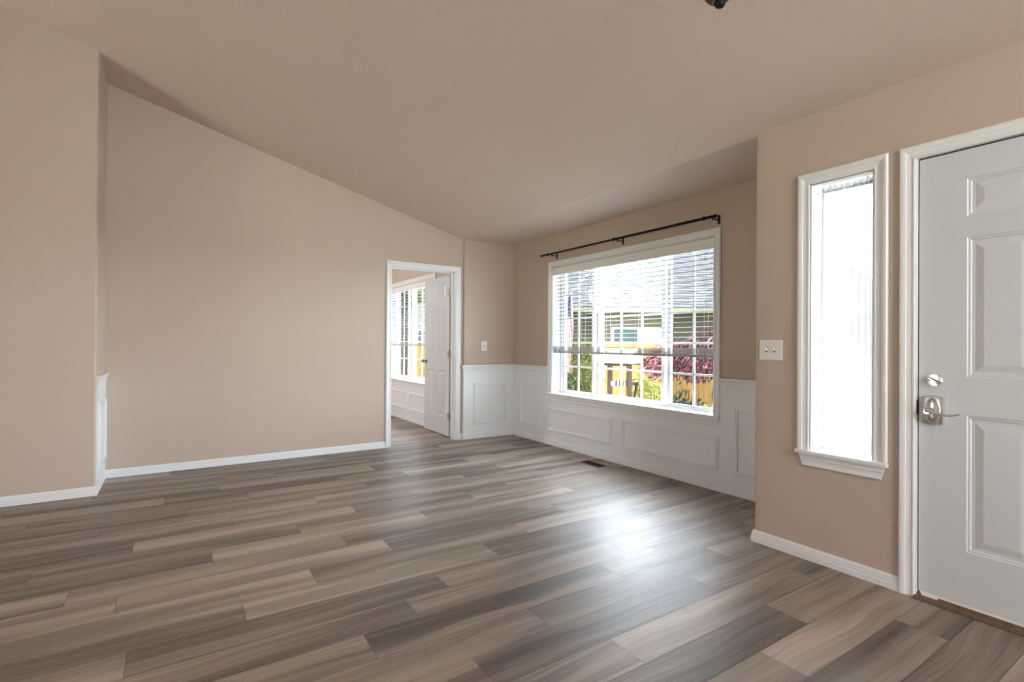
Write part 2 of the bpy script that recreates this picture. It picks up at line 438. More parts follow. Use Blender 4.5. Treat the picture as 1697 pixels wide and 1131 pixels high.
# ------------------------------------------------------------------ trims
CAS = [(0, 0), (0, .009), (.004, .0115), (.009, .0115), (.0105, .0085), (.022, .0095), (.034, .0125), (.036, .0150), (.047, .0180), (.057, .0180), (.062, .013), (.062, 0)]
BASE = [(0, 0), (.014, 0), (.014, .028), (.0115, .031), (.0115, .046), (.0085, .049), (.0085, .058), (.0045, .064), (.004, .070), (0, .070)]
RAIL = [(0, 0), (.007, 0), (.011, .010), (.011, .026), (.018, .040), (.020, .054), (.029, .064), (.029, .078), (.024, .080), (0, .080)]
PMOLD = [(0, 0), (0, .006), (.003, .012), (.008, .012), (.010, .0065), (.016, .0075), (.019, .015), (.025, .015), (.028, .010), (.028, 0)]

def z_path(pts, z=0): return [(x, y, z) for x, y in pts]
# baseboards (walls on the right-hand side of travel so that n x t points into the room)
def baseboard(name, pts, m=TRIM, label=None):
    bm = B(); sweep(bm, z_path(pts), (0, 0, 1), BASE); return struct(name, bm, m, label=label, cat='baseboard' if label else None)
baseboard('baseboard_back', [(1.972, BY), (SX, BY), (SX, SY), (EX, SY)], label='white baseboard along the tan wall left of the doorway')
bm = B(); sweep(bm, z_path([(FX + .25, CY_), (FX, CY_), (FX, 1.043)]), (0, 0, 1), [(-a, b) for a, b in BASE])
struct('baseboard_front_door', bm, TRIM, label='white baseboard below the narrow window beside the front door', cat='baseboard')
PT_ = .008   # wainscot skin thickness
baseboard('baseboard_bay', [(WX - PT_, CY_), (WX - PT_, BP - PT_), (PX - PT_, BP - PT_), (PX - PT_, BY), (2.905, BY)], WAINS, 'white baseboard around the window bay')
baseboard('baseboard_study', [(2.945, 5.72), (2.945, 9.5), (-1.2, 9.5)], WAINS)

def panels(bm, axis, val, nrm, rects):
    """closed rectangles of panel moulding; axis 'x': plane x=val, rect in (y0,y1,z0,z1)"""
    for a0, a1, z0, z1 in rects:
        if axis == 'x':
            p = [(val, a0, z0), (val, a1, z0), (val, a1, z1), (val, a0, z1)]
        else:
            p = [(a0, val, z0), (a1, val, z0), (a1, val, z1), (a0, val, z1)]
        n = Vector(nrm)
        # orient so that the profile grows inward
        c = sum((Vector(q) for q in p), Vector()) / 4
        t = (Vector(p[1]) - Vector(p[0])).normalized()
        if n.cross(t).dot(c - Vector(p[0])) < 0: p = p[::-1]
        sweep(bm, p, n, PMOLD, closed=True)
    return bm

def wainscot():
    # bay wall
    bm = B()
    box(bm, WX - PT_, WX, CY_, 2.545, 0, .86); box(bm, WX - PT_, WX, 4.80, BP, 0, .86); box(bm, WX - PT_, WX, 2.545, 4.80, 0, .55)
    panels(bm, 'x', WX - PT_, (-1, 0, 0), [(4.937, 5.387, .166, .690), (3.748, 4.806, .163, .437), (2.547, 3.607, .163, .437), (1.93, 2.402, .166, .690)])
    sweep(bm, [(WX, CY_, .828), (WX, 2.543, .828)], (0, 0, 1), RAIL)
    sweep(bm, [(WX, 4.802, .828), (WX, BP - PT_, .828)], (0, 0, 1), RAIL)
    struct('trim_1', bm, WAINS, label='white panelled wainscot under the wide window', cat='wainscot')
    # bay end of back wall (wraps round the proud corner)
    bm = B()
    prism(bm, [(WX, BP), (WX, BP - PT_), (PX - PT_, BP - PT_), (PX - PT_, BY), (PX, BY), (PX, BP)], 0, .86)
    panels(bm, 'y', BP - PT_, (0, -1, 0), [(3.073, 3.549, .166, .690)])
    sweep(bm, [(WX, BP - PT_ * .5, .828), (PX - PT_ * .5, BP - PT_ * .5, .828), (PX - PT_ * .5, BY, .828)], (0, 0, 1), RAIL)
    struct('trim_2', bm, WAINS, label='white panelled wainscot between the doorway and the window wall', cat='wainscot')
    # side of the stub wall
    bm = B()
    box(bm, SX, SX + PT_, SY + .020, BY, 0, .86)
    panels(bm, 'x', SX + PT_, (1, 0, 0), [(5.085, 5.54, .178, .690)])
    sweep(bm, [(SX, BY, .828), (SX, SY + .02, .828)], (0, 0, 1), RAIL)
    struct('trim_3', bm, TRIM, label='narrow strip of white wainscot on the side of the left wall corner', cat='wainscot')
    # study window wall
    bm = B(); X = 2.945
    box(bm, X - PT_, X, 5.72, 9.5, 0, .55); box(bm, X - PT_, X, 5.72, 6.37, .55, .86); box(bm, X - PT_, X, 8.285, 9.5, .55, .86)
    panels(bm, 'x', X - PT_, (-1, 0, 0), [(7.38, 8.30, .166, .437), (6.38, 7.238, .166, .437), (8.42, 9.3, .166, .690)])
    sweep(bm, [(X, 8.287, .828), (X, 9.5, .828)], (0, 0, 1), RAIL)
    struct('trim_4', bm, WAINS, label='white panelled wainscot in the room beyond the doorway', cat='wainscot')
wainscot()

# ------------------------------------------------------------------ windows
def glazing(parent, y0, y1, z0, z1, x, m=GLASS):
    bm = B(); box(bm, x - .002, x + .002, y0, y1, z0, z1)
    return obj('pane', bm, m, parent)

def grid_bars(bm, y0, y1, z0, z1, x, ys, zs, w=.020):
    for y in ys: box(bm, x - .007, x + .007, y - w / 2, y + w / 2, z0, z1)
    for z in zs: box(bm, x - .0065, x + .0065, y0, y1, z - w / 2, z + w / 2)

def slider(name, X, y0, y1, z0, z1, lites, casing_out, label, horns=True):
    """X: room face of the wall. lites: list of (ya, yb, x_glass, n_cols, sash?) with sash = moving sash with a screen"""
    bm = B()
    # casing on three sides (inner edge 6 mm back from the opening) and liners
    if casing_out:
        i0, i1, it = y0 - .004, y1 + .004, z1 + .004
        sweep(bm, [(X, i1, z0), (X, i1, it), (X, i0, it), (X, i0, z0)], (-1, 0, 0), CAS)
    for (a, c) in ((y0 - .001, y0 + .004), (y1 - .004, y1 + .001)): box(bm, X - .002, X + .13, a, c, z0, z1)
    box(bm, X - .002, X + .13, y0, y1, z1 - .004, z1 + .001)
    win = struct(name, bm, TRIM, label=label, cat='window')
    # stool and apron
    bm = B(); e = .07
    zt = z0 + .003
    box(bm, X - .010, X + .13, y0, y1, z0 - .012, zt)
    box(bm, X - .034, X - .0005, y0 - e, y1 + e, z0 - .016, zt + .0003, .004)
    prof = [(0, 0), (.020, 0), (.020, .016), (.0165, .018), (.0165, .028), (.0125, .032), (.0115, .050), (.0135, .053), (.0135, .064), (.009, .068), (0, .068)]
    a = []
    pts0 = [bm.verts.new((X - o, y0 - .055 + d * .25, z0 - .016 - d)) for o, d in prof]
    pts1 = [bm.verts.new((X - o, y1 + .055 - d * .25, z0 - .016 - d)) for o, d in prof]
    n = len(prof)
    bm.faces.new(pts0); bm.faces.new(pts1)
    for i in range(n): bm.faces.new((pts0[i], pts0[(i + 1) % n], pts1[(i + 1) % n], pts1[i]))
    obj('sill', bm, TRIM, win)
    # outer vinyl frame
    bm = B(); frame(bm, 'x', y0, y1, z0, z1, .028, X + .118, X + .205, .022)
    fr = obj('frame', bm, VINYL, win)
    return win, fr

def bay_window():
    y0, y1, z0, z1 = 2.60, 4.745, .60, 2.06
    win, fr = slider('window_1', WX, y0, y1, z0, z1, None, True, 'wide three-part white window with grids in the bay')
    X = WX
    bm = B()
    for y in (4.118, 3.243): box(bm, X + .150, X + .205, y - .022, y + .022, z0 + .02, z1 - .02)
    obj('mullion', bm, VINYL, win)
    for nm, ya, yb, xg, cols, scr in (('left', 4.213, 4.686, X + .152, 2, True), ('middle', 3.258, 4.100, X + .185, 3, False), ('right', 2.660, 3.151, X + .152, 2, True)):
        bm = B(); w = .036 if scr else .016
        za, zb = .635, 2.02
        frame(bm, 'x', ya - w, yb + w, za - .012, zb + .02, w, xg - .016, xg + .016, .012 + .002)
        ys = [ya + (yb - ya) * k / cols for k in range(1, cols)]
        zs = [za + (zb - za) * k / 5 for k in range(1, 5)]
        grid_bars(bm, ya, yb, za, zb, xg, ys, zs)
        sash = obj('sash', bm, VINYL, win)
        glazing(sash, ya - .004, yb + .004, za - .004, zb + .004, xg)
        if scr:
            bm = B(); box(bm, xg + .040, xg + .0405, ya - .03, yb + .03, za - .03, zb + .02)
            obj('insect_screen', bm, SCREEN, win)
            bm = B(); yl = ya + .05 if nm == 'right' else yb - .05
bay_window()

def study_window():
    y0, y1, z0, z1 = 6.43, 8.225, .60, 2.06; X = 2.945
    win, fr = slider('window_3', X, y0, y1, z0, z1, None, True, 'white window with half raised blind in the room beyond the doorway')
    bm = B(); box(bm, X + .150, X + .205, 7.56, 7.60, z0 + .02, z1 - .02); obj('mullion', bm, VINYL, win)
    for ya, yb, xg, cols, scr in ((7.715, 8.105, X + .152, 2, True), (6.52, 7.475, X + .175, 4, False)):
        bm = B(); w = .036; za, zb = .645, 2.02
        frame(bm, 'x', ya - w, yb + w, za - .012, zb + .02, w, xg - .016, xg + .016, .014)
        grid_bars(bm, ya, yb, za, zb, xg, [ya + (yb - ya) * k / cols for k in range(1, cols)], [za + (zb - za) * k / 5 for k in range(1, 5)])
        sash = obj('sash', bm, VINYL, win)
        glazing(sash, ya - .004, yb + .004, za - .004, zb + .004, xg)
        if scr:
            bm = B(); box(bm, xg + .040, xg + .0405, ya - .03, yb + .03, za - .03, zb + .02); obj('insect_screen', bm, SCREEN, win)
study_window()

def sidelight():
    y0, y1, z0, z1 = 1.159, 1.461, .60, 2.056; X = FX
    win, fr = slider('window_2', X, y0, y1, z0, z1, None, True, 'tall narrow white window beside the front door')
    for o in list(win.children):
        if o.name.startswith('frame'):
            bpy.data.objects.remove(o)
    bm = B(); frame(bm, 'x', y0, y1, z0, z1, .020, X + .112, X + .165)
    fr = obj('frame', bm, VINYL, win)
    glazing(fr, y0 + .016, y1 - .016, z0 + .016, z1 - .016, X + .14)
sidelight()

# ------------------------------------------------------------------ blinds
def blind(name, X, y0, y1, top, rail0, rail1, label):
    """X = centre of the slats"""
    t = thing(name, label, 'blind', (X, (y0 + y1) / 2, rail0), 'half raised window blinds')
    bm = B(); box(bm, X - .040, X - .024, y0, y1, top - .085, top, .003); box(bm, X - .024, X + .03, y0 + .004, y1 - .004, top - .05, top - .004)
    box(bm, X - .043, X - .024, y0, y1, top - .012, top - .002, .002); box(bm, X - .043, X - .024, y0, y1, top - .083, top - .073, .002)
    obj('valance', bm, SLATM, t)
    bm = B(); z = top - .115
    n = 0
    while z > rail1 + .012:
        # slightly crowned slat
        ys0, ys1 = y0 + .006, y1 - .006; secs = [(-.025, -.0015), (-.012, .0008), (0, .0014), (.012, .0008), (.025, -.0015)]
        up0 = [bm.verts.new((X + a, ys0, z + b + .0013)) for a, b in secs]; up1 = [bm.verts.new((X + a, ys1, z + b + .0013)) for a, b in secs]
        dn0 = [bm.verts.new((X + a, ys0, z + b - .0013)) for a, b in secs]; dn1 = [bm.verts.new((X + a, ys1, z + b - .0013)) for a, b in secs]
        for i in range(4):
            bm.faces.new((up0[i], up0[i + 1], up1[i + 1], up1[i])); bm.faces.new((dn0[i], dn1[i], dn1[i + 1], dn0[i + 1]))
        bm.faces.new((up0[0], up1[0], dn1[0], dn0[0])); bm.faces.new((up0[4], dn0[4], dn1[4], up1[4]))
        bm.faces.new(up0 + dn0[::-1]); bm.faces.new(up1 + dn1[::-1])
        z -= .0437; n += 1
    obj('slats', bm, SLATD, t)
    # gathered stack over the bottom rail
    bm = B(); k = 0; z = rail0 + .024
    while z < rail1 - .002:
        box(bm, X - .025 + .0006 * (k % 2), X + .025, y0 + .006, y1 - .006, z, z + .0028); z += .0047; k += 1
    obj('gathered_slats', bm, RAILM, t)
    bm = B(); box(bm, X - .027, X + .027, y0 + .005, y1 - .005, rail0, rail0 + .022, .004)
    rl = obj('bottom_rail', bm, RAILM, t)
    nc = max(3, round((y1 - y0) / .36))
    for i in range(nc):
        y = y0 + .10 + (y1 - y0 - .20) * i / (nc - 1)
        bm = B()
        for dx in (-.026, .026): cyl(bm, (X + dx, y, rail1), (X + dx, y, top - .06), .0010, seg=6)
        obj('ladder_cord', bm, CORD, t)
        bm = B(); box(bm, X - .0345, X - .0275, y - .011, y + .011, rail0 + .004, rail0 + .046, .002); box(bm, X - .038, X - .0345, y - .004, y + .004, rail0 + .016, rail0 + .036, .001)
        obj('clip', bm, CLEAR, t)
    return t
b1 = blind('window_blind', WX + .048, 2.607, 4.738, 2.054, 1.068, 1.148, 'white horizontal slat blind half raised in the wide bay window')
bm = B(); tube(bm, [(WX + .010, 4.66, 1.98), (WX + .008, 4.66, 1.6), (WX + .010, 4.662, 1.22)], .0035, 8); obj('tilt_wand', bm, CLEAR, b1)
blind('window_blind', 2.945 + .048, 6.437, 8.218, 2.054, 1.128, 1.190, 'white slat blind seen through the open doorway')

# ------------------------------------------------------------------ sheer curtain on a tension rod
def sheer():
    X = FX + .062
    t = thing('sheer_curtain', 'sheer white curtain hanging in the narrow window beside the front door', 'curtain', (X, 1.31, .62))
    bm = B(); ny, nz = 90, 60; grid = []
    for j in range(nz + 1):
        f = j / nz; z = 2.048 - f * (2.048 - .618)
        row = []
        ya = 1.172 + .004 * math.sin(f * 5); yb = 1.428 + .026 * f ** .7
        for i in range(ny + 1):
            s = i / ny; y = yb + (ya - yb) * s
            amp = .006 + .010 * min(1, f * 3) * (1 - .45 * f)
            x = X + amp * math.sin(s * 43 + 1.5 * math.sin(s * 9)) + .004 * math.sin(s * 19 + f * 3) * f
            if z > 2.026: x = X + .006 * math.sin(s * 80) + .004 * math.sin(s * 131)      # ruffle over the rod
            elif z > 2.008: x = X - .0085 + .002 * math.sin(s * 80)                       # rod pocket
            zz = z + (.006 * math.sin(s * 60) if j == 0 else 0) + (.010 * math.sin(s * 4 + 1) if j > nz - 3 else 0)
            row.append(bm.verts.new((x, y, zz)))
        grid.append(row)
    for j in range(nz):
        for i in range(ny): bm.faces.new((grid[j][i], grid[j][i + 1], grid[j + 1][i + 1], grid[j + 1][i]))
    obj('sheer_panel', bm, SHEER, t, smooth=180)
    bm = B()      # bottom hem: second layer
    ny2 = 90
    r0 = []; r1 = []
    for i in range(ny2 + 1):
        s = i / ny2; f = .96; yb = 1.428 + .026; y = yb + (1.172 - yb) * s
        amp = .006 + .010 * (1 - .45 * f)
        x = X - .003 + amp * math.sin(s * 43 + 1.5 * math.sin(s * 9)) + .004 * math.sin(s * 19 + f * 3) * f
        r0.append(bm.verts.new((x, y, .690 + .006 * math.sin(s * 4)))); r1.append(bm.verts.new((x, y, .626 + .008 * math.sin(s * 4 + 1))))
    for i in range(ny2): bm.faces.new((r0[i], r0[i + 1], r1[i + 1], r1[i]))
    obj('hem', bm, HEM, t, smooth=180)
    rd = thing('tension_rod', 'thin white tension rod at the top of the narrow window', 'curtain rod', (X, 1.31, 2.017))
    bm = B(); cyl(bm, (X, 1.163, 2.017), (X, 1.457, 2.017), .005, seg=14); obj('rod', bm, PLATE, rd)
    for y in (1.1665, 1.4535):
        s = 1 if y < 1.3 else -1
        bm = B(); lathe(bm, (X, y - s * .0035, 2.017), (0, s, 0), [(.009, 0), (.009, .004), (.006, .007), (.005, .011)], 16); obj('end_cap', bm, CLEAR, rd)
        bm = B(); ring = [(X + .002, y + s * .022, 2.017 + .0)]
        tube(bm, [(X - .004, y + s * .024 + .010 * math.sin(a), 2.022 + .024 * math.cos(a)) for a in [i * math.pi / 8 for i in range(17)]], .0016, 8)
        obj('hook', bm, CLEAR, rd)
sheer()

# ------------------------------------------------------------------ doors
def panel_door(bm, W, H, T, cols, rows, rings):
    """door leaf in local coords: u across 0..W, z 0..H, faces at d=0 and d=T. rings: (inset, depth)"""
    us = sorted({0, W, *[c for p in cols for c in p]}); zs = sorted({0, H, *[r for p in rows for r in p]})
    for d0, sg in ((0, 1), (T, -1)):
        for i in range(len(us) - 1):
            for j in range(len(zs) - 1):
                u0, u1, z0, z1 = us[i], us[i + 1], zs[j], zs[j + 1]
                if (u0, u1) in cols and (z0, z1) in rows:
                    prev = None
                    for ins, dep in rings:
                        q = [bm.verts.new((a, d0 + sg * dep, b)) for a, b in ((u0 + ins, z0 + ins), (u1 - ins, z0 + ins), (u1 - ins, z1 - ins), (u0 + ins, z1 - ins))]
                        if prev:
                            for k in range(4): bm.faces.new((prev[k], prev[(k + 1) % 4], q[(k + 1) % 4], q[k]))
                        prev = q
                    bm.faces.new(prev)
                else:
                    bm.faces.new([bm.verts.new((a, d0, b)) for a, b in ((u0, z0), (u1, z0), (u1, z1), (u0, z1))])
    for a, b in (((0, 0), (W, 0)), ((W, 0), (W, H)), ((W, H), (0, H)), ((0, H), (0, 0))):
        bm.faces.new([bm.verts.new(p) for p in ((a[0], 0, a[1]), (b[0], 0, b[1]), (b[0], T, b[1]), (a[0], T, a[1]))])
    bmesh.ops.remove_doubles(bm, verts=bm.verts, dist=1e-5)
    return bm
RINGS = [(0, 0), (.004, .0035), (.012, .004), (.016, .0085), (.028, .0085), (.056, .0025), (.060, .0022)]

def front_door():
    X = FX
    bm = B()
    # casing
    y1, y0, zt = .978, .046, 2.060
    sweep(bm, [(X, y1 + .004, 0), (X, y1 + .004, zt), (X, y0 - .004, zt), (X, y0 - .004, 0)][::1], (-1, 0, 0), CAS)
    # jambs and stop
    box(bm, X - .001, X + .165, y1 - .0005, y1 + .008, 0, zt + .004); box(bm, X - .001, X + .165, y0 - .008, y0 + .0005, 0, zt + .004); box(bm, X - .001, X + .165, y0, y1, zt - .0005, zt + .006)
    box(bm, X + .062, X + .09, y1 - .014, y1, 0, zt); box(bm, X + .062, X + .09, y0, y0 + .014, 0, zt); box(bm, X + .062, X + .09, y0, y1, zt - .014, zt)
    d = struct('door_1', bm, TRIM, label='white six panel front door with chrome lever', cat='door')
    W = .919; ys = .9725
    cols = [(.174, .404), (.508, .738)]; rows = [(.268 - .034, .872 - .034), (1.040 - .034, 1.662 - .034), (1.756 - .034, 1.924 - .034)]
    bm = B(); panel_door(bm, W, 2.018, .044, [tuple(c) for c in cols], [tuple(r) for r in rows], RINGS)
    bmesh.ops.transform(bm, matrix=Matrix(((0, 1, 0, X + .010), (-1, 0, 0, ys), (0, 0, 1, .034), (0, 0, 0, 1))), verts=bm.verts)
    leaf = obj('leaf', bm, DOORP, d)
    xf = X + .010
    # deadbolt
    c = (xf, .914, 1.021)
    bm = B(); lathe(bm, c, (-1, 0, 0), [(.032, 0), (.032, .004), (.028, .009), (.012, .0105), (.004, .0105)], 36)
    db = obj('deadbolt', bm, CHROME, d, smooth=35)
    bm = B(); box(bm, -.025, .025, -.006, .006, -.012, .006, .003)
    ball(bm, (-.013, 0, 0), .008, (1, 1, .6), 12)
    bmesh.ops.transform(bm, matrix=Matrix.Translation((xf - .022, .914, 1.021)) @ Matrix.Rotation(-math.pi / 2, 4, 'Y') @ Matrix.Rotation(math.radians(0), 4, 'Z') @ Matrix.Rotation(math.radians(0), 4, 'X'), verts=bm.verts)
    bmesh.ops.rotate(bm, cent=(xf, .914, 1.021), matrix=Matrix.Rotation(math.radians(118), 3, 'X'), verts=bm.verts)
    obj('thumb_turn', bm, CHROME, db, smooth=35)
    # lever set: bowed plate, oval boss, lever
    zc, yc = .884, .915
    bm = B()
    w, h = .040, .062
    poly = []
    n = 10
    for i in range(n + 1): s = -1 + 2 * i / n; poly.append((s * w, h + .006 * (1 - s * s)))
    for i in range(n + 1): s = 1 - 2 * i / n; poly.append((s * w, -h - .006 * (1 - s * s)))
    prev = None
    for sc, dx in ((1, 0), (1, .012), (.93, .018), (.86, .019)):
        q = [bm.verts.new((xf - dx, yc + a * sc, zc + b * (1 - (1 - sc) * .6))) for a, b in poly]
        if prev:
            for k in range(len(q)): bm.faces.new((prev[k], prev[(k + 1) % len(q)], q[(k + 1) % len(q)], q[k]))
        else: bm.faces.new(q)
        prev = q
    bm.faces.new(prev)
    pl = obj('lever_plate', bm, CHROME, d, smooth=30)
    bm = B(); ball(bm, (xf - .017, yc, zc), 1, (.010, .030, .058), 28); obj('boss', bm, CHROME, pl, smooth=60)
    bm = B(); lathe(bm, (xf - .018, yc + .010, zc - .004), (-1, 0, 0), [(.0155, 0), (.0145, .022), (.013, .034)], 24)
    pts = []; rr = []
    for i in range(15):
        s = i / 14
        pts.append((xf - .054 + .004 * s, yc + .016 - .122 * s, zc + .004 - .022 * math.sin(s * 2.5) * (1 if s < .9 else .97) + .004 * s)); rr.append(.0105 - .0065 * s)
    tube(bm, pts, rr, 12); obj('lever', bm, CHROME, pl, smooth=60)
    bm = B(); box(bm, xf - .0235, xf - .020, yc - .013, yc + .012, zc + .022, zc + .032, .001); obj('key_button', bm, PLATE, pl)
    # strike plate on the jamb
    bm = B(); box(bm, X - .002, X + .03, y1 - .0015, y1 - .0005, .855, .925); obj('strike_plate', bm, IRON, d)
    bm = B(); box(bm, X + .016, X + .05, ys + .0003, y1 - .0003, .03, zt); box(bm, X + .016, X + .05, y0, ys - W - .0003, .03, zt); box(bm, X + .016, X + .05, y0, y1, 2.0535, zt - .0003)
    obj('seal', bm, SLOT, d)
    # weather strip
    bm = B(); box(bm, xf - .004, xf + .03, ys - W + .002, ys - .006, .024, .033, .002); box(bm, xf - .008, xf + .02, ys - .075, ys - .012, .012, .026, .003)
    obj('weather_strip', bm, PLATE, d)
    # threshold
    bm = B(); pr = [(-.030, .0), (-.030, .004), (-.022, .011), (.0, .014), (.008, .024), (.14, .026), (.14, 0)]
    a = [bm.verts.new((X + u, y1 + .004, v)) for u, v in pr]; c2 = [bm.verts.new((X + u, y0 - .004, v)) for u, v in pr]
    bm.faces.new(a); bm.faces.new(c2)
    for i in range(len(pr)): bm.faces.new((a[i], a[(i + 1) % len(pr)], c2[(i + 1) % len(pr)], c2[i]))
    obj('threshold', bm, BRONZE, d)
front_door()

def study_door():
    bm = B(); x0, x1, zt = 2.040, 2.840, 2.035; TB = .118
    # jambs, head, stops
    box(bm, x0 - .014, x0, BY - .002, BY + TB + .002, 0, zt + .014); box(bm, x1, x1 + .014, BY - .002, BY + TB + .002, 0, zt + .014); box(bm, x0, x1, BY - .002, BY + TB + .002, zt, zt + .014)
    box(bm, x0, x0 + .011, BY + .045, BY + .08, 0, zt); box(bm, x1 - .011, x1, BY + .045, BY + .08, 0, zt); box(bm, x0, x1, BY + .045, BY + .08, zt - .011, zt)
    for y, n in ((BY, -1), (BY + TB, 1)):
        p = [(x0 - .005, y, 0), (x0 - .005, y, zt + .005), (x1 + .005, y, zt + .005), (x1 + .005, y, 0)]
        if n > 0: p = p[::-1]
        sweep(bm, p, (0, n, 0), CAS)
    d = struct('door_2', bm, TRIM, label='white six panel interior door standing open into the next room', cat='door')
    # leaf, opened 90 degrees; hinge edge near (2.842, 5.74)
    W, H, T = .785, 2.008, .035
    cols = [(.108, .330), (.455, .677)]; rows = [(.232, .812), (1.036, 1.588), (1.724, 1.930)]
    bm = B(); panel_door(bm, W, H, T, cols, rows, [(0, 0), (.005, .004), (.014, .0075), (.022, .0075), (.046, .002), (.050, .002)])
    # u runs from hinge (+y), d=0 face looks to -x
    bmesh.ops.transform(bm, matrix=Matrix.Translation((2.8455, 5.767, .012)) @ Matrix.Rotation(math.radians(-1.2), 4, 'Z') @ Matrix(((0, 1, 0, 0), (1, 0, 0, 0), (0, 0, 1, 0), (0, 0, 0, 1))), verts=bm.verts)
    leaf = obj('leaf', bm, DOORP, d)
    for z in (.265, 1.037, 1.805):
        bm = B(); cyl(bm, (2.836, 5.742, z - .045), (2.836, 5.742, z + .045), .0065, seg=14)
        box(bm, 2.8385, 2.8395, 5.70, 5.742, z - .044, z + .044); box(bm, 2.8425, 2.8445, 5.742, 5.805, z - .044, z + .044)
        obj('hinge', bm, NICKEL, d)
    for s in (-1, 1):
        x = 2.859 + (-.0 if s < 0 else .036)
        bm = B(); lathe(bm, (x if s > 0 else 2.860, 6.487, .930), (s, 0, 0), [(.032, 0), (.031, .005), (.022, .009), (.011, .012), (.010, .030), (.017, .038), (.026, .046), (.028, .055), (.024, .063), (.012, .067)], 28)
        obj('knob', bm, NICKEL, d, smooth=40)
study_door()

# ------------------------------------------------------------------ black drapery rod
def drapery_rod():
    x, z = 3.588, 2.203
    t = thing('curtain_rod', 'thin black curtain rod on brackets above the wide window', 'curtain rod', (WX, 3.69, z))
    bm = B(); cyl(bm, (x, 2.548, z), (x, 3.64, z), .0115, seg=16); cyl(bm, (x, 3.62, z), (x, 4.838, z), .0098, seg=16); obj('rod', bm, BLACK, t, smooth=40)
    for y in (2.640, 3.667, 4.735):
        bm = B(); ball(bm, (x, y, z), .017, (1, 1.2, 1), 14); obj('collar', bm, BLACK, t, smooth=60)
    for y in (2.556, 3.618, 4.662):
        bm = B(); box(bm, WX - .005, WX, y - .009, y + .009, z - .052, z + .020, .001)
        tube(bm, [(WX - .003, y, z - .022), (WX - .05, y, z - .020), (x, y, z - .016)], .0045, 10)
        tube(bm, [(x + .012 * math.sin(a), y, z - .0 - .013 * math.cos(a)) for a in [-1.6 + i * .4 for i in range(9)]], .0035, 8)
        cyl(bm, (x, y, z - .036), (x, y, z - .012), .0036, seg=10)
        obj('bracket', bm, BLACK, t, smooth=40)
    for y, s in ((2.548, -1), (4.838, 1)):
        bm = B(); lathe(bm, (x, y - s * .006, z), (0, s, 0), [(.009, 0), (.011, .004), (.010, .010), (.014, .018), (.014, .024), (.008, .030)], 18); obj('finial', bm, BLACK, t, smooth=40)
drapery_rod()

# ------------------------------------------------------------------ plates, outlet, vents
def rplate(bm, ax, at, a0, a1, z0, z1, th):
    if ax == 'x': box(bm, at - th, at, a0, a1, z0, z1, .003)
    else: box(bm, a0, a1, at - th, at, z0, z1, .003)

t = thing('light_switch', 'white double toggle light switch plate beside the narrow window', 'light switch', (FX, 1.684, 1.09))
bm = B(); rplate(bm, 'x', FX, 1.617, 1.752, 1.090, 1.208, .007); obj('plate', bm, PLATE, t)
for y in (1.660, 1.708):
    bm = B(); box(bm, FX - .0078, FX - .006, y - .005, y + .005, 1.137, 1.161); sl = obj('toggle_slot', bm, SLOT, t)
    bm = B(); box(bm, -.005, .005, -.0042, .0042, -.004, .016, .0015)
    bmesh.ops.transform(bm, matrix=Matrix.Translation((FX - .008, y, 1.150)) @ Matrix.Rotation(math.radians(-58), 4, 'Y'), verts=bm.verts); obj('toggle', bm, PLATE, t)
    for z in (1.119, 1.179):
        bm = B(); cyl(bm, (FX - .0065, y, z), (FX - .0085, y, z), .003, seg=12); obj('screw', bm, PLATE, t)

t = thing('wall_plate', 'small white wall plate with a centre jack beside the doorway', 'wall plate', (3.229, BP, 1.078))
bm = B(); rplate(bm, 'y', BP, 3.189, 3.269, 1.078, 1.200, .006); obj('plate', bm, PLATE, t)
bm = B(); lathe(bm, (3.229, BP - .006, 1.139), (0, -1, 0), [(.0075, 0), (.0075, .002), (.0048, .0025), (.0048, .009)], 16); obj('jack', bm, NICKEL, t)
for z in (1.098, 1.180):
    bm = B(); cyl(bm, (3.229, BP - .0055, z), (3.229, BP - .0075, z), .003, seg=12); obj('screw', bm, PLATE, t)

t = thing('wall_outlet', 'white electrical outlet in the tall wainscot panel left of the window', 'outlet', (WX - PT_, 5.168, .30))
bm = B(); rplate(bm, 'x', WX - PT_, 5.131, 5.205, .298, .416, .006); obj('plate', bm, WAINS, t)
for z in (.332, .382):
    bm = B(); box(bm, WX - PT_ - .0085, WX - PT_ - .005, 5.151, 5.185, z - .015, z + .015, .0035); r = obj('receptacle', bm, WAINS, t)
    bm = B()
    for y in (5.161, 5.175): box(bm, WX - PT_ - .0088, WX - PT_ - .008, y - .001, y + .001, z - .003, z + .007)
    obj('slots', bm, SLOT, r)

def register(x0, x1, y0, y1, label):
    t = thing('floor_vent', label, 'floor vent', ((x0 + x1) / 2, (y0 + y1) / 2, 0), 'floor vents')
    bm = B(); w = .018
    box(bm, x0, x1, y0, y0 + w, 0.0002, .005, .0015); box(bm, x0, x1, y1 - w, y1, .0002, .005, .0015); box(bm, x0, x0 + w, y0 + w, y1 - w, .0002, .005, .0015); box(bm, x1 - w, x1, y0 + w, y1 - w, .0002, .005, .0015)
    obj('frame', bm, VENTM, t)
    bm = B(); box(bm, x0 + w, x1 - w, y0 + w, y1 - w, .0003, .0008); obj('opening', bm, VENTD, t)
    bm = B(); y = y0 + w + .008
    while y < y1 - w - .006: box(bm, x0 + w, x1 - w, y, y + .003, .0008, .0035); y += .0135
    box(bm, (x0 + x1) / 2 - .003, (x0 + x1) / 2 + .003, y0 + w, y1 - w, .0008, .0037)
    obj('louvers', bm, VENTD, t)
register(3.352, 3.498, 3.612, 3.925, 'brown metal floor vent below the wide window')
register(2.74, 2.885, 7.70, 8.02, 'brown floor vent on the floor beyond the doorway')

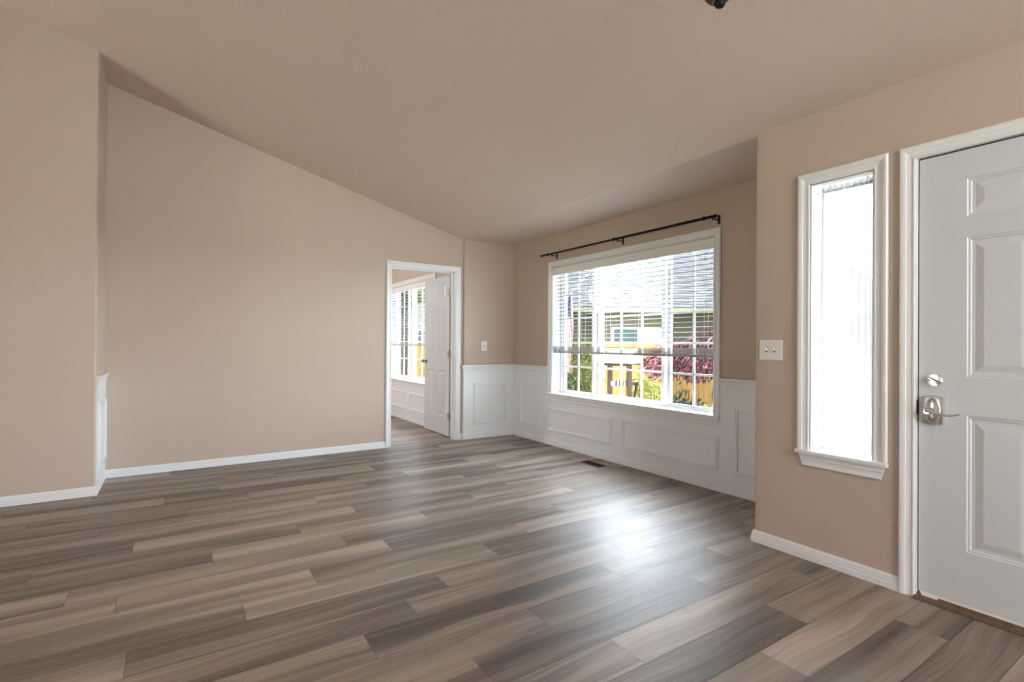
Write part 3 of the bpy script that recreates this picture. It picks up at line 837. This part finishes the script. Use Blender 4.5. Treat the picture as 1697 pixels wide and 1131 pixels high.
# ------------------------------------------------------------------ ceiling light, only its bottom hub is in frame
t = thing('ceiling_light', 'dark metal ceiling light with a black ball finial at the top edge', 'ceiling light', (1.765, 1.235, vz(1.765)))
cx, cy = 1.765, 1.235
bm = B(); ball(bm, (cx + .004, cy - .002, 2.513), .0205, seg=24); obj('finial', bm, BLACK, t, smooth=60)
bm = B(); lathe(bm, (cx, cy, 2.515), (0, 0, 1), [(.006, .001), (.022, .003), (.040, .012), (.052, .026), (.060, .045), (.060, .055), (.020, .075), (.010, .09)], 36); obj('bowl', bm, IRON, t, smooth=50)
bm = B(); cyl(bm, (cx, cy, 2.60), (cx, cy, 2.75), .007, seg=14); obj('stem', bm, BLACK, t)
bm = B(); lathe(bm, (cx, cy, vz(cx) - .028), (0, 0, 1), [(.03, 0), (.060, .010), (.062, .022), (.062, .045)], 32); obj('canopy', bm, IRON, t, smooth=40)

# ================================================================== outdoors
GZ = -0.45
RH = Vector((0.83638, -0.54815, 0)); FH = Vector((0.54815, 0.83638, 0))      # right / forward, horizontal
def out(s, d, z=0.0): return Vector((0, 0, 0)) + RH * s + FH * d + Vector((0, 0, z))
OM = Matrix(((RH.x, FH.x, 0, 0), (RH.y, FH.y, 0, 0), (0, 0, 1, 0), (0, 0, 0, 1)))
def obj_o(name, bm, m, parent=None, smooth=None):
    bmesh.ops.transform(bm, matrix=OM, verts=bm.verts)
    return obj(name, bm, m, parent, smooth)

LAWN = mat('lawn', (0.14, 0.17, 0.03), .9, bump=(40, .5, .03), var=(6, .35))
CONC = mat('pale_concrete', (0.55, 0.54, 0.52), .85, var=(4, .08))
GRAVEL = mat('pale_gravel', (0.46, 0.45, 0.42), .95, bump=(60, .6, .02), var=(30, .2))
CEDAR = mat('cedar_board', (0.25, 0.138, 0.036), .75, var=(7, .22, (1, 1, .15)))
SIDING = mat('beige_siding', (0.105, 0.094, 0.074), .8)
SIDEW = mat('pale_siding', (0.25, 0.255, 0.26), .8)
SHING = mat('grey_shingle', (0.060, 0.064, 0.073), .9, var=(14, .30, (1, 1, 5)))
GUTT = mat('cream_gutter', (0.34, 0.31, 0.24), .6)
WHITE = mat('white_exterior_trim', (0.75, 0.75, 0.74), .6)
BLUEG = mat('blue_reflecting_glass', (0.055, 0.085, 0.10), .25, spec=.3)
DARKG = mat('dark_reflecting_glass', (0.035, 0.045, 0.06), .15, spec=.6)
BLINDW = mat('white_drawn_blind', (0.30, 0.33, 0.34), .7)
POSTB = mat('stained_brown_post', (0.042, 0.019, 0.011), .7, var=(8, .25, (1, 1, .2)))
ROPE = mat('pale_rope', (0.50, 0.50, 0.48), .9)
ROPED = mat('dark_rope', (0.055, 0.058, 0.065), .9)
STONE = mat('pale_stone', (0.48, 0.47, 0.44), .9, var=(9, .3))
BARK = mat('dark_bark', (0.06, 0.045, 0.035), .9, bump=(30, .6, .01))

def lawn():
    bm = B(); box(bm, -40, 60, -40, 60, GZ - .2, GZ); o = struct('ground', bm, LAWN, label='sunlit lawn outside', cat='ground')
    bm = B(); box(bm, 4.6, 16, -6, 2.6, GZ, GZ + .02); struct('path', bm, CONC)
    bm = B(); box(bm, 3.9, 8.4, 2.6, 9.0, GZ, GZ + .015); struct('path_gravel', bm, GRAVEL)
    bm = B(); box(bm, -8, 9, -14, -5.7, GZ, -.1); struct('rear_bounce_slab', bm, CONC)  # pale slab added to bounce light through the rear opening onto the ceiling
    bm = B(); box(bm, -9.5, -4.6, 0, 7, GZ, -.1); struct('patio', bm, CONC)
    bm = B(); box(bm, 3.1, 4.6, -.6, 1.65, GZ, -.12); struct('step', bm, CONC)
    bm = B(); box(bm, 3.09, 6.0, -1.2, 1.70, 2.55, 2.72); box(bm, 5.8, 6.0, -1.2, 1.70, 2.2, 2.55); struct('porch_shade_roof', bm, WHITE)  # unseen roof and beam added to dim the light on the sidelight curtain
    # foundation below the floor
    bm = B(); box(bm, -4.4, 3.07, -5.6, 9.6, GZ, -.06); box(bm, 3.07, 3.87, 1.69, BY + .1, GZ, -.06); struct('foundation', bm, CONC)
lawn()

def fence():
    t = thing('cedar_fence', 'sunlit orange cedar board fence behind the garden', 'fence', tuple(out(2.5, 13.6, GZ)))
    bm = B(); s = -6.0; rnd = random.Random(3)
    while s < 12.5:
        w = .138; h = 1.17 + rnd.uniform(-.006, .006)
        box(bm, s, s + w, 13.6 + rnd.uniform(-.004, .004), 13.622, GZ + .03, h); s += w + .006
    obj_o('boards', bm, CEDAR, t)
    bm = B()
    for z in (-.2, .38, .98): box(bm, -6, 12.5, 13.622, 13.66, z, z + .09)
    obj_o('rails', bm, CEDAR, t)
    for k in range(9):
        bm = B(); s = -5.9 + k * 2.3; box(bm, s, s + .09, 13.66, 13.75, GZ, 1.2); obj_o('post', bm, CEDAR, t)
fence()

def neighbour_house():
    t = thing('neighbor_house', 'beige sided house with grey shingle roof beyond the fence', 'house', tuple(out(6.5, 20, GZ)))
    s0, s1, d0, zE = -1.2, 15.0, 20.0, 2.46
    bm = B()
    # lap siding: stepped boards
    z = GZ
    while z < zE - .05:
        p = [(d0, z), (d0 - .018, z), (d0 - .002, z + .175), (d0, z + .175)]
        a = [bm.verts.new((s0, d, q)) for d, q in p]; c = [bm.verts.new((s1, d, q)) for d, q in p]
        bm.faces.new(a); bm.faces.new(c)
        for i in range(4): bm.faces.new((a[i], a[(i + 1) % 4], c[(i + 1) % 4], c[i]))
        z += .175
    box(bm, s0, s1, d0, d0 + 16, GZ, zE + .1)
    obj_o('siding', bm, SIDING, t)
    bm = B(); pitch = .55; rd = 9.2
    def slab(p):
        a = [bm.verts.new(q) for q in p]; c = [bm.verts.new((q[0], q[1], q[2] + .12)) for q in p]
        bm.faces.new(a); bm.faces.new(c)
        for i in range(4): bm.faces.new((a[i], a[(i + 1) % 4], c[(i + 1) % 4], c[i]))
    e = d0 - .55; zr = zE + pitch * rd
    n = 40
    for i in range(n):                         # shingle courses
        f0, f1 = i / n, (i + 1) / n
        slab([(s0 - .5, e + rd * f0, zE + pitch * rd * f0 + .012), (s1 + .5, e + rd * f0, zE + pitch * rd * f0 + .012), (s1 + .5, e + rd * f1, zE + pitch * rd * f1 - .012), (s0 - .5, e + rd * f1, zE + pitch * rd * f1 - .012)])
    slab([(s0 - .5, e + rd, zr), (s1 + .5, e + rd, zr), (s1 + .5, e + 2 * rd, zE), (s0 - .5, e + 2 * rd, zE)])
    obj_o('roof', bm, SHING, t)
    bm = B(); box(bm, s0 - .5, s1 + .5, e - .10, e + .01, zE - .09, zE + .07); box(bm, s0 - .5, s1 + .5, e + .01, d0 + .02, zE - .07, zE - .04); obj_o('gutter', bm, GUTT, t)
    bm = B(); box(bm, 6.02, 6.10, e - .02, d0 - .03, zE - .5, zE - .1); box(bm, 6.02, 6.10, d0 - .09, d0 - .02, GZ + .1, zE - .45); obj_o('downspout', bm, GUTT, t)
    # window with white trim
    a, c, b0, b1 = 3.87, 5.98, .72, 1.82
    bm = B(); w = .085
    box(bm, a, a + w, d0 - .06, d0, b0, b1); box(bm, c - w, c, d0 - .06, d0, b0, b1); box(bm, a + w, c - w, d0 - .06, d0, b1 - w, b1); box(bm, a + w, c - w, d0 - .06, d0, b0, b0 + w)
    m = (a + c) / 2 - .02; box(bm, m - .035, m + .035, d0 - .055, d0, b0 + w, b1 - w)
    wn_ = obj_o('window', bm, WHITE, t)
    bm = B(); box(bm, a + w, m - .035, d0 - .035, d0 - .025, b0 + w, b1 - w); obj_o('pane', bm, BLUEG, wn_)
    bm = B(); box(bm, m + .035, c - w, d0 - .035, d0 - .025, b0 + w, b1 - w); obj_o('pane', bm, BLINDW, wn_)
neighbour_house()

def second_house():
    t = thing('distant_house', 'white gabled house seen through the window beyond the doorway', 'house', tuple(out(-5.2, 24, GZ)))
    s0, s1, d0 = -7.4, -2.9, 24.0; zE = 2.4
    bm = B(); box(bm, s0, s1, d0, d0 + 7, GZ, zE)
    mid = (s0 + s1) / 2; zp = zE + 1.5
    a = [bm.verts.new(q) for q in ((s0, d0, zE), (s1, d0, zE), (mid, d0, zp))]; c = [bm.verts.new(q) for q in ((s0, d0 + 7, zE), (s1, d0 + 7, zE), (mid, d0 + 7, zp))]
    bm.faces.new(a); bm.faces.new(c)
    for i in range(3): bm.faces.new((a[i], a[(i + 1) % 3], c[(i + 1) % 3], c[i]))
    obj_o('siding', bm, SIDEW, t)
    bm = B()
    for x0, z0, x1, z1 in ((s0 - .45, zE - .25, mid, zp + .05), (mid, zp + .05, s1 + .45, zE - .25)):
        p = [(x0, d0 - .4, z0), (x1, d0 - .4, z1), (x1, d0 + 7.4, z1), (x0, d0 + 7.4, z0)]
        a = [bm.verts.new(q) for q in p]; c = [bm.verts.new((q[0], q[1], q[2] + .16)) for q in p]
        bm.faces.new(a); bm.faces.new(c)
        for i in range(4): bm.faces.new((a[i], a[(i + 1) % 4], c[(i + 1) % 4], c[i]))
    obj_o('roof', bm, SHING, t)
    for sx in (-5.75, -4.45):
        bm = B(); w_, h_ = .85, 1.25; z0 = .55; d = d0 - .05
        box(bm, sx, sx + w_, d, d0, z0, z0 + .07); box(bm, sx, sx + w_, d, d0, z0 + h_ - .07, z0 + h_); box(bm, sx, sx + .07, d, d0, z0, z0 + h_); box(bm, sx + w_ - .07, sx + w_, d, d0, z0, z0 + h_)
        for k in (1, 2): box(bm, sx + w_ * k / 3 - .02, sx + w_ * k / 3 + .02, d, d0, z0, z0 + h_)
        for k in (1, 2, 3): box(bm, sx, sx + w_, d, d0, z0 + h_ * k / 4 - .02, z0 + h_ * k / 4 + .02)
        f = obj_o('window', bm, WHITE, t)
        bm = B(); box(bm, sx + .03, sx + w_ - .03, d0 - .025, d0 - .01, z0 + .03, z0 + h_ - .03); obj_o('pane', bm, DARKG, f)
second_house()

# ------------------------------------------------------------------ planting
def leaf_mat(name, stops, rough=.6, scale=7.0):
    m = bpy.data.materials.new(name); m.use_nodes = True; nt = m.node_tree; b = nt.nodes['Principled BSDF']
    at = nt.nodes.new('ShaderNodeAttribute'); at.attribute_name = 'tone'
    cr = nt.nodes.new('ShaderNodeValToRGB'); e = cr.color_ramp.elements
    e[0].position, e[0].color = stops[0][0], (*stops[0][1], 1); e[1].position, e[1].color = stops[-1][0], (*stops[-1][1], 1)
    for p, c in stops[1:-1]: cr.color_ramp.elements.new(p).color = (*c, 1)
    nt.links.new(at.outputs['Fac'], cr.inputs[0]); nt.links.new(cr.outputs[0], b.inputs['Base Color'])
    b.inputs['Roughness'].default_value = rough; b.inputs['Specular IOR Level'].default_value = .1
    return m
def leaves(name, P, D, size, m, parent, aspect=.35, seed=0):
    """P points, D hanging/growing directions; a folded diamond leaf at each"""
    g = np.random.default_rng(seed); n = len(P)
    D = D / np.linalg.norm(D, axis=1, keepdims=True)
    rnd = g.normal(size=(n, 3)); S = np.cross(D, rnd); S /= np.linalg.norm(S, axis=1, keepdims=True) + 1e-9
    L = size * g.uniform(.6, 1.3, (n, 1)); Wd = L * aspect
    V = np.stack([P, P + D * L * .45 + S * Wd * .5, P + D * L, P + D * L * .45 - S * Wd * .5], 1).reshape(-1, 3)
    Fc = np.arange(4 * n).reshape(n, 4)
    me = bpy.data.meshes.new(name); me.from_pydata(V.tolist(), [], Fc.tolist()); me.materials.append(m)
    a = me.attributes.new('tone', 'FLOAT', 'FACE'); a.data.foreach_set('value', g.uniform(0, 1, n).astype(np.float32))
    return link(bpy.data.objects.new(name, me), parent)

RED = leaf_mat('japanese_maple_leaf', [(0, (.009, .004, .006)), (.55, (.026, .009, .013)), (.62, (.10, .030, .038)), (1, (.32, .11, .125))])
GREEN = leaf_mat('shrub_leaf', [(0, (.022, .048, .014)), (.6, (.065, .100, .024)), (1, (.20, .21, .045))])
YELLOWG = leaf_mat('golden_shrub_leaf', [(0, (.08, .10, .02)), (1, (.20, .19, .05))])
CONIF = leaf_mat('dark_green_needle', [(0, (.010, .022, .016)), (1, (.030, .052, .030))])
TREEL = leaf_mat('tree_leaf', [(0, (.02, .045, .012)), (1, (.10, .15, .04))])

def blob_points(n, c, rx, ry, rz, g, shell=.55, bumps=None):
    d = g.normal(size=(n, 3)); d /= np.linalg.norm(d, axis=1, keepdims=True)
    r = shell + (1 - shell) * g.uniform(0, 1, (n, 1)) ** .6
    return d * r * np.array([rx, ry, rz]) + np.array(c), d

def maple():
    c = out(2.98, 7.35, 1.05)
    t = thing('red_maple_shrub', 'weeping red japanese maple shrub outside the right side of the window', 'shrub', tuple(out(2.98, 7.35, GZ)))
    bm = B(); base = out(2.98, 7.35, GZ)
    tube(bm, [base, base + Vector((.05, .03, .45)), base + Vector((-.03, .08, .9)), base + Vector((.02, .05, 1.45))], [.05, .042, .035, .02], 10)
    g = random.Random(8)
    for k in range(9):
        a = k * .7; tip = c + Vector((.8 * math.cos(a), .8 * math.sin(a), .12))
        tube(bm, [base + Vector((0, .05, 1.0 + .04 * k)), (base + Vector((0, .05, 1.5)) + tip) / 2 + Vector((0, 0, .15)), tip], [.022, .015, .006], 7)
    obj('trunk', bm, BARK, t)
    g = np.random.default_rng(21); P = []; D = []
    for k in range(52):                         # cascading tufts
        a = g.uniform(0, 2 * math.pi); rr = math.sqrt(g.uniform(0, 1)) * .92
        lo = g.uniform(0, .30) if rr < .8 else 0
        cc = np.array(c) + np.array([rr * math.cos(a), rr * math.sin(a), .26 - .46 * rr * rr - lo + g.uniform(-.05, .05)])
        p, d = blob_points(430, cc, .27, .27, .19, g, .3)
        p[:, 2] -= .25 * np.maximum(0, np.hypot(p[:, 0] - c[0], p[:, 1] - c[1]) - .7)
        dd = np.stack([p[:, 0] - c[0], p[:, 1] - c[1], np.full(len(p), -.75)], 1) + g.normal(size=(len(p), 3)) * .35
        P.append(p); D.append(dd)
    leaves('foliage', np.concatenate(P), np.concatenate(D), .075, RED, t, .22, 1)
maple()

def shrub(name, s, d, h, r, m, label, n=3800, size=.06, group=None, sub=16, seed=1, zlow=.25, cat='shrub'):
    base = out(s, d, GZ); t = thing(name, label, cat, tuple(base), group or 'garden shrubs')
    bm = B()
    for k in range(5):
        a = k * 1.26 + seed; tip = base + Vector((r * .6 * math.cos(a), r * .6 * math.sin(a), h * .75))
        tube(bm, [base + Vector((.02 * math.cos(a), .02 * math.sin(a), 0)), (base + tip) / 2 + Vector((0, 0, .05)), tip], [.02, .014, .005], 7)
    obj('stems', bm, BARK, t)
    g = np.random.default_rng(seed); P = []; D = []
    for k in range(sub):
        a = g.uniform(0, 2 * math.pi); f = g.uniform(zlow, .92); rr = r * .75 * math.sqrt(g.uniform(0, 1)) * (1.15 - .55 * f)
        cc = np.array(base) + np.array([rr * math.cos(a), rr * math.sin(a), f * h])
        p, dn = blob_points(n // sub, cc, r * .42, r * .42, h * .16 + .05, g, .3)
        P.append(p); D.append(dn * .7 + np.array([0, 0, .35]) + g.normal(size=p.shape) * .4)
    leaves('foliage', np.concatenate(P), np.concatenate(D), size, m, t, .42, seed)
shrub('green_shrub', 1.16, 9.3, 1.62, .55, GREEN, 'sunlit green leafy shrub outside the left side of the wide window', seed=4, n=4200)
shrub('golden_shrub', 2.75, 10.6, .95, .55, YELLOWG, 'yellow green low shrub between the well and the red maple', seed=5, n=3000, zlow=.15)
shrub('dark_shrub', 1.93, 5.6, 1.08, .40, CONIF, 'low dark green mounded shrub just outside the right pane', seed=6, n=15000, size=.035, sub=30, zlow=.1)
shrub('low_shrub', 2.72, 9.1, .72, .34, GREEN, 'small green shrub under the red maple', seed=7, n=1800, size=.04, zlow=.15)
shrub('side_shrub', -2.72, 13.0, 1.25, .42, GREEN, 'green shrub seen through the window beyond the doorway', seed=9, n=2600, size=.06, zlow=.1)
def tree(s, d, h, r, label, seed):
    base = out(s, d, GZ); t = thing('garden_tree', label, 'tree', tuple(base))
    bm = B(); tube(bm, [base, base + Vector((.03, 0, h * .4)), base + Vector((0, .05, h * .8))], [.11, .09, .04], 10)
    obj('trunk', bm, POSTB, t)
    g = np.random.default_rng(seed); P = []; D = []
    for k in range(20):
        cc = np.array(base) + np.array([g.normal() * r * .5, g.normal() * r * .5, h * g.uniform(.62, 1.0)])
        p, dn = blob_points(260, cc, r * .38, r * .38, r * .3, g, .2); P.append(p); D.append(dn + g.normal(size=p.shape) * .5)
    leaves('foliage', np.concatenate(P), np.concatenate(D), .13, TREEL, t, .5, seed)
tree(-2.62, 12.4, 4.2, 1.0, 'brown trunked tree seen through the window beyond the doorway', 12)

# ------------------------------------------------------------------ wishing well
def well():
    d = 8.5; sc = d / 851.6
    def px(x): return (x - 848.5) * sc
    def pz(y): return CAM_H - (y - 568.5) * sc
    sL, sR = px(1011), px(1043)
    mid = (sL + sR) / 2
    t = thing('wishing_well', 'wooden wishing well with white roof, wound rope and black crank', 'garden ornament', tuple(out(mid, d, GZ)))
    for s in (sL, sR):
        bm = B(); box(bm, s - .038, s + .038, d - .038, d + .038, GZ, pz(600), .004); obj_o('post', bm, POSTB, t)
    # roof: two slopes, ridge across the view slightly turned, gable toward the right
    zr, ze = pz(584), pz(601); bm = B()
    ov = .16
    for sg in (-1, 1):
        p = [(sL - ov, d, zr + .05), (sR + ov, d, zr + .05), (sR + ov, d + sg * .34, ze), (sL - ov, d + sg * .34, ze)]
        a = [bm.verts.new(q) for q in p]; c = [bm.verts.new((q[0], q[1], q[2] + .022)) for q in p]
        bm.faces.new(a); bm.faces.new(c)
        for i in range(4): bm.faces.new((a[i], a[(i + 1) % 4], c[(i + 1) % 4], c[i]))
    bmesh.ops.rotate(bm, cent=(mid, d, 0), matrix=Matrix.Rotation(math.radians(-38), 3, 'Z'), verts=bm.verts)
    obj_o('roof', bm, WHITE, t)
    for s in (sL - ov + .03, sR + ov - .03):
        bm = B()
        p = [(s, d - .30, ze + .005), (s, d + .30, ze + .005), (s, d, zr + .035)]
        a = [bm.verts.new(q) for q in p]; c = [bm.verts.new((q[0] + .018, q[1], q[2])) for q in p]
        bm.faces.new(a); bm.faces.new(c)
        for i in range(3): bm.faces.new((a[i], a[(i + 1) % 3], c[(i + 1) % 3], c[i]))
        bmesh.ops.rotate(bm, cent=(mid, d, 0), matrix=Matrix.Rotation(math.radians(-38), 3, 'Z'), verts=bm.verts)
        obj_o('gable', bm, WHITE, t)
    for sg in (-1, 1):
        bm = B(); q0 = Vector((sR + ov + .004, d, zr + .05)); q1 = Vector((sR + ov + .004, d + sg * .36, ze - .004)); tube(bm, [q0, q1], .016, 8)
        bmesh.ops.rotate(bm, cent=(mid, d, 0), matrix=Matrix.Rotation(math.radians(-38), 3, 'Z'), verts=bm.verts)
        obj_o('rake_board', bm, BLACK, t)
    for sg in (-1, 1):
        bm = B(); box(bm, sL - ov, sR + ov, d + sg * .34 - .012, d + sg * .34 + .012, ze - .03, ze + .012)
        bmesh.ops.rotate(bm, cent=(mid, d, 0), matrix=Matrix.Rotation(math.radians(-38), 3, 'Z'), verts=bm.verts)
        obj_o('eave_board', bm, BLACK, t)
    zr2 = pz(634.5)
    bm = B(); cyl(bm, (sL + .02, d, zr2), (sR + .13, d, zr2), .030, seg=14); roll = obj_o('roller', bm, POSTB, t)
    bm = B(); bd = B(); s = sL + .005; k = 0
    while s < sR - .05:
        r_ = .055 - .003 * (k % 2)
        lathe(bd if k in (3, 5, 7, 9, 10) else bm, (s, d, zr2), (1, 0, 0), [(r_ - .012, 0), (r_, .006), (r_, .020), (r_ - .012, .026)], 16); s += .027; k += 1
    obj_o('rope', bm, ROPE, roll, 50); obj_o('dark_rope', bd, ROPED, roll, 50)
    bm = B(); cyl(bm, (sR + .10, d, zr2), (sR + .15, d, zr2), .035, seg=14); tube(bm, [(sR + .125, d, zr2 + .02), (sR + .115, d, zr2 - .10), (sR + .075, d, zr2 - .26)], [.030, .024, .018], 10)
    tube(bm, [(sR + .075, d - .10, zr2 - .26), (sR + .075, d + .02, zr2 - .26)], .016, 10)
    obj_o('crank', bm, BLACK, t)
    bm = B(); lathe(bm, (mid, d, GZ), (0, 0, 1), [(.36, 0), (.36, .52), (.40, .54), (.40, .62), (.30, .62), (.28, .40)], 24); obj_o('stone_base', bm, STONE, t)
well()

# ------------------------------------------------------------------ flag on a pole fixed to the house
FLAGR = mat('flag_red', (.42, .045, .055), .8); FLAGW = mat('flag_white', (.72, .72, .72), .8); FLAGB = mat('flag_blue', (.035, .045, .14), .8)
POLEM = mat('dark_flag_pole', (.10, .10, .13), .5)
def flag():
    base = Vector((3.90, 4.93, 1.62))
    t = thing('flag', 'red white and blue striped flag hanging limp from an angled pole', 'flag', tuple(base))
    tip = Vector((4.90, 5.42, 2.22))
    bm = B(); tube(bm, [base, (base + tip) / 2, tip], .012, 10); ball(bm, tip, .022, seg=12); obj('pole', bm, POLEM, t)
    bm = B(); lathe(bm, Vector((3.883, 4.93, 1.61)), (1, 0, 0), [(.04, 0), (.04, .012), (.02, .02), (.02, .05)], 18); obj('bracket', bm, IRON, t)
    # limp cloth: hoist runs along the pole, the cloth is gathered and falls in deep folds
    bm = B(); nu, nv = 64, 40; grid = []
    d = (tip - base).normalized(); hd = Vector((d.x, d.y, 0)).normalized(); side = Vector((-hd.y, hd.x, 0))
    top0 = base + d * .24
    for j in range(nv + 1):
        f = j / nv; row = []
        for i in range(nu + 1):
            s = i / nu
            along = .17 * s * (1 - .35 * f) + .03 * (1 - f)
            p = top0 + d * (along + .02) if j == 0 else None
            q = top0 + hd * (along * (1 - .25 * f) + .012 * math.sin(7 * f + s * 5)) + Vector((0, 0, d.z / hd.length * along * (1 - f) * .55 - .92 * f))
            q += side * (.055 * math.sin(s * 26 + 2.2 * f) * (.25 + .75 * min(1, f * 2.5)) * (1 - .35 * f))
            if j == 0: q = top0 + d * along + side * .013 * math.sin(s * 26)
            row.append(bm.verts.new(q))
        grid.append(row)
    for j in range(nv):
        for i in range(nu):
            fc = bm.faces.new((grid[j][i], grid[j][i + 1], grid[j + 1][i + 1], grid[j + 1][i]))
            s = (i + .5) / nu; f = (j + .5) / nv
            fc.material_index = 2 if (f < .26 and s < .62) else int(s * 13) % 2
    obj('cloth', bm, [FLAGR, FLAGW, FLAGB], t, smooth=180)
flag()
for o in bpy.data.objects:
    if '_base' in o: del o['_base']
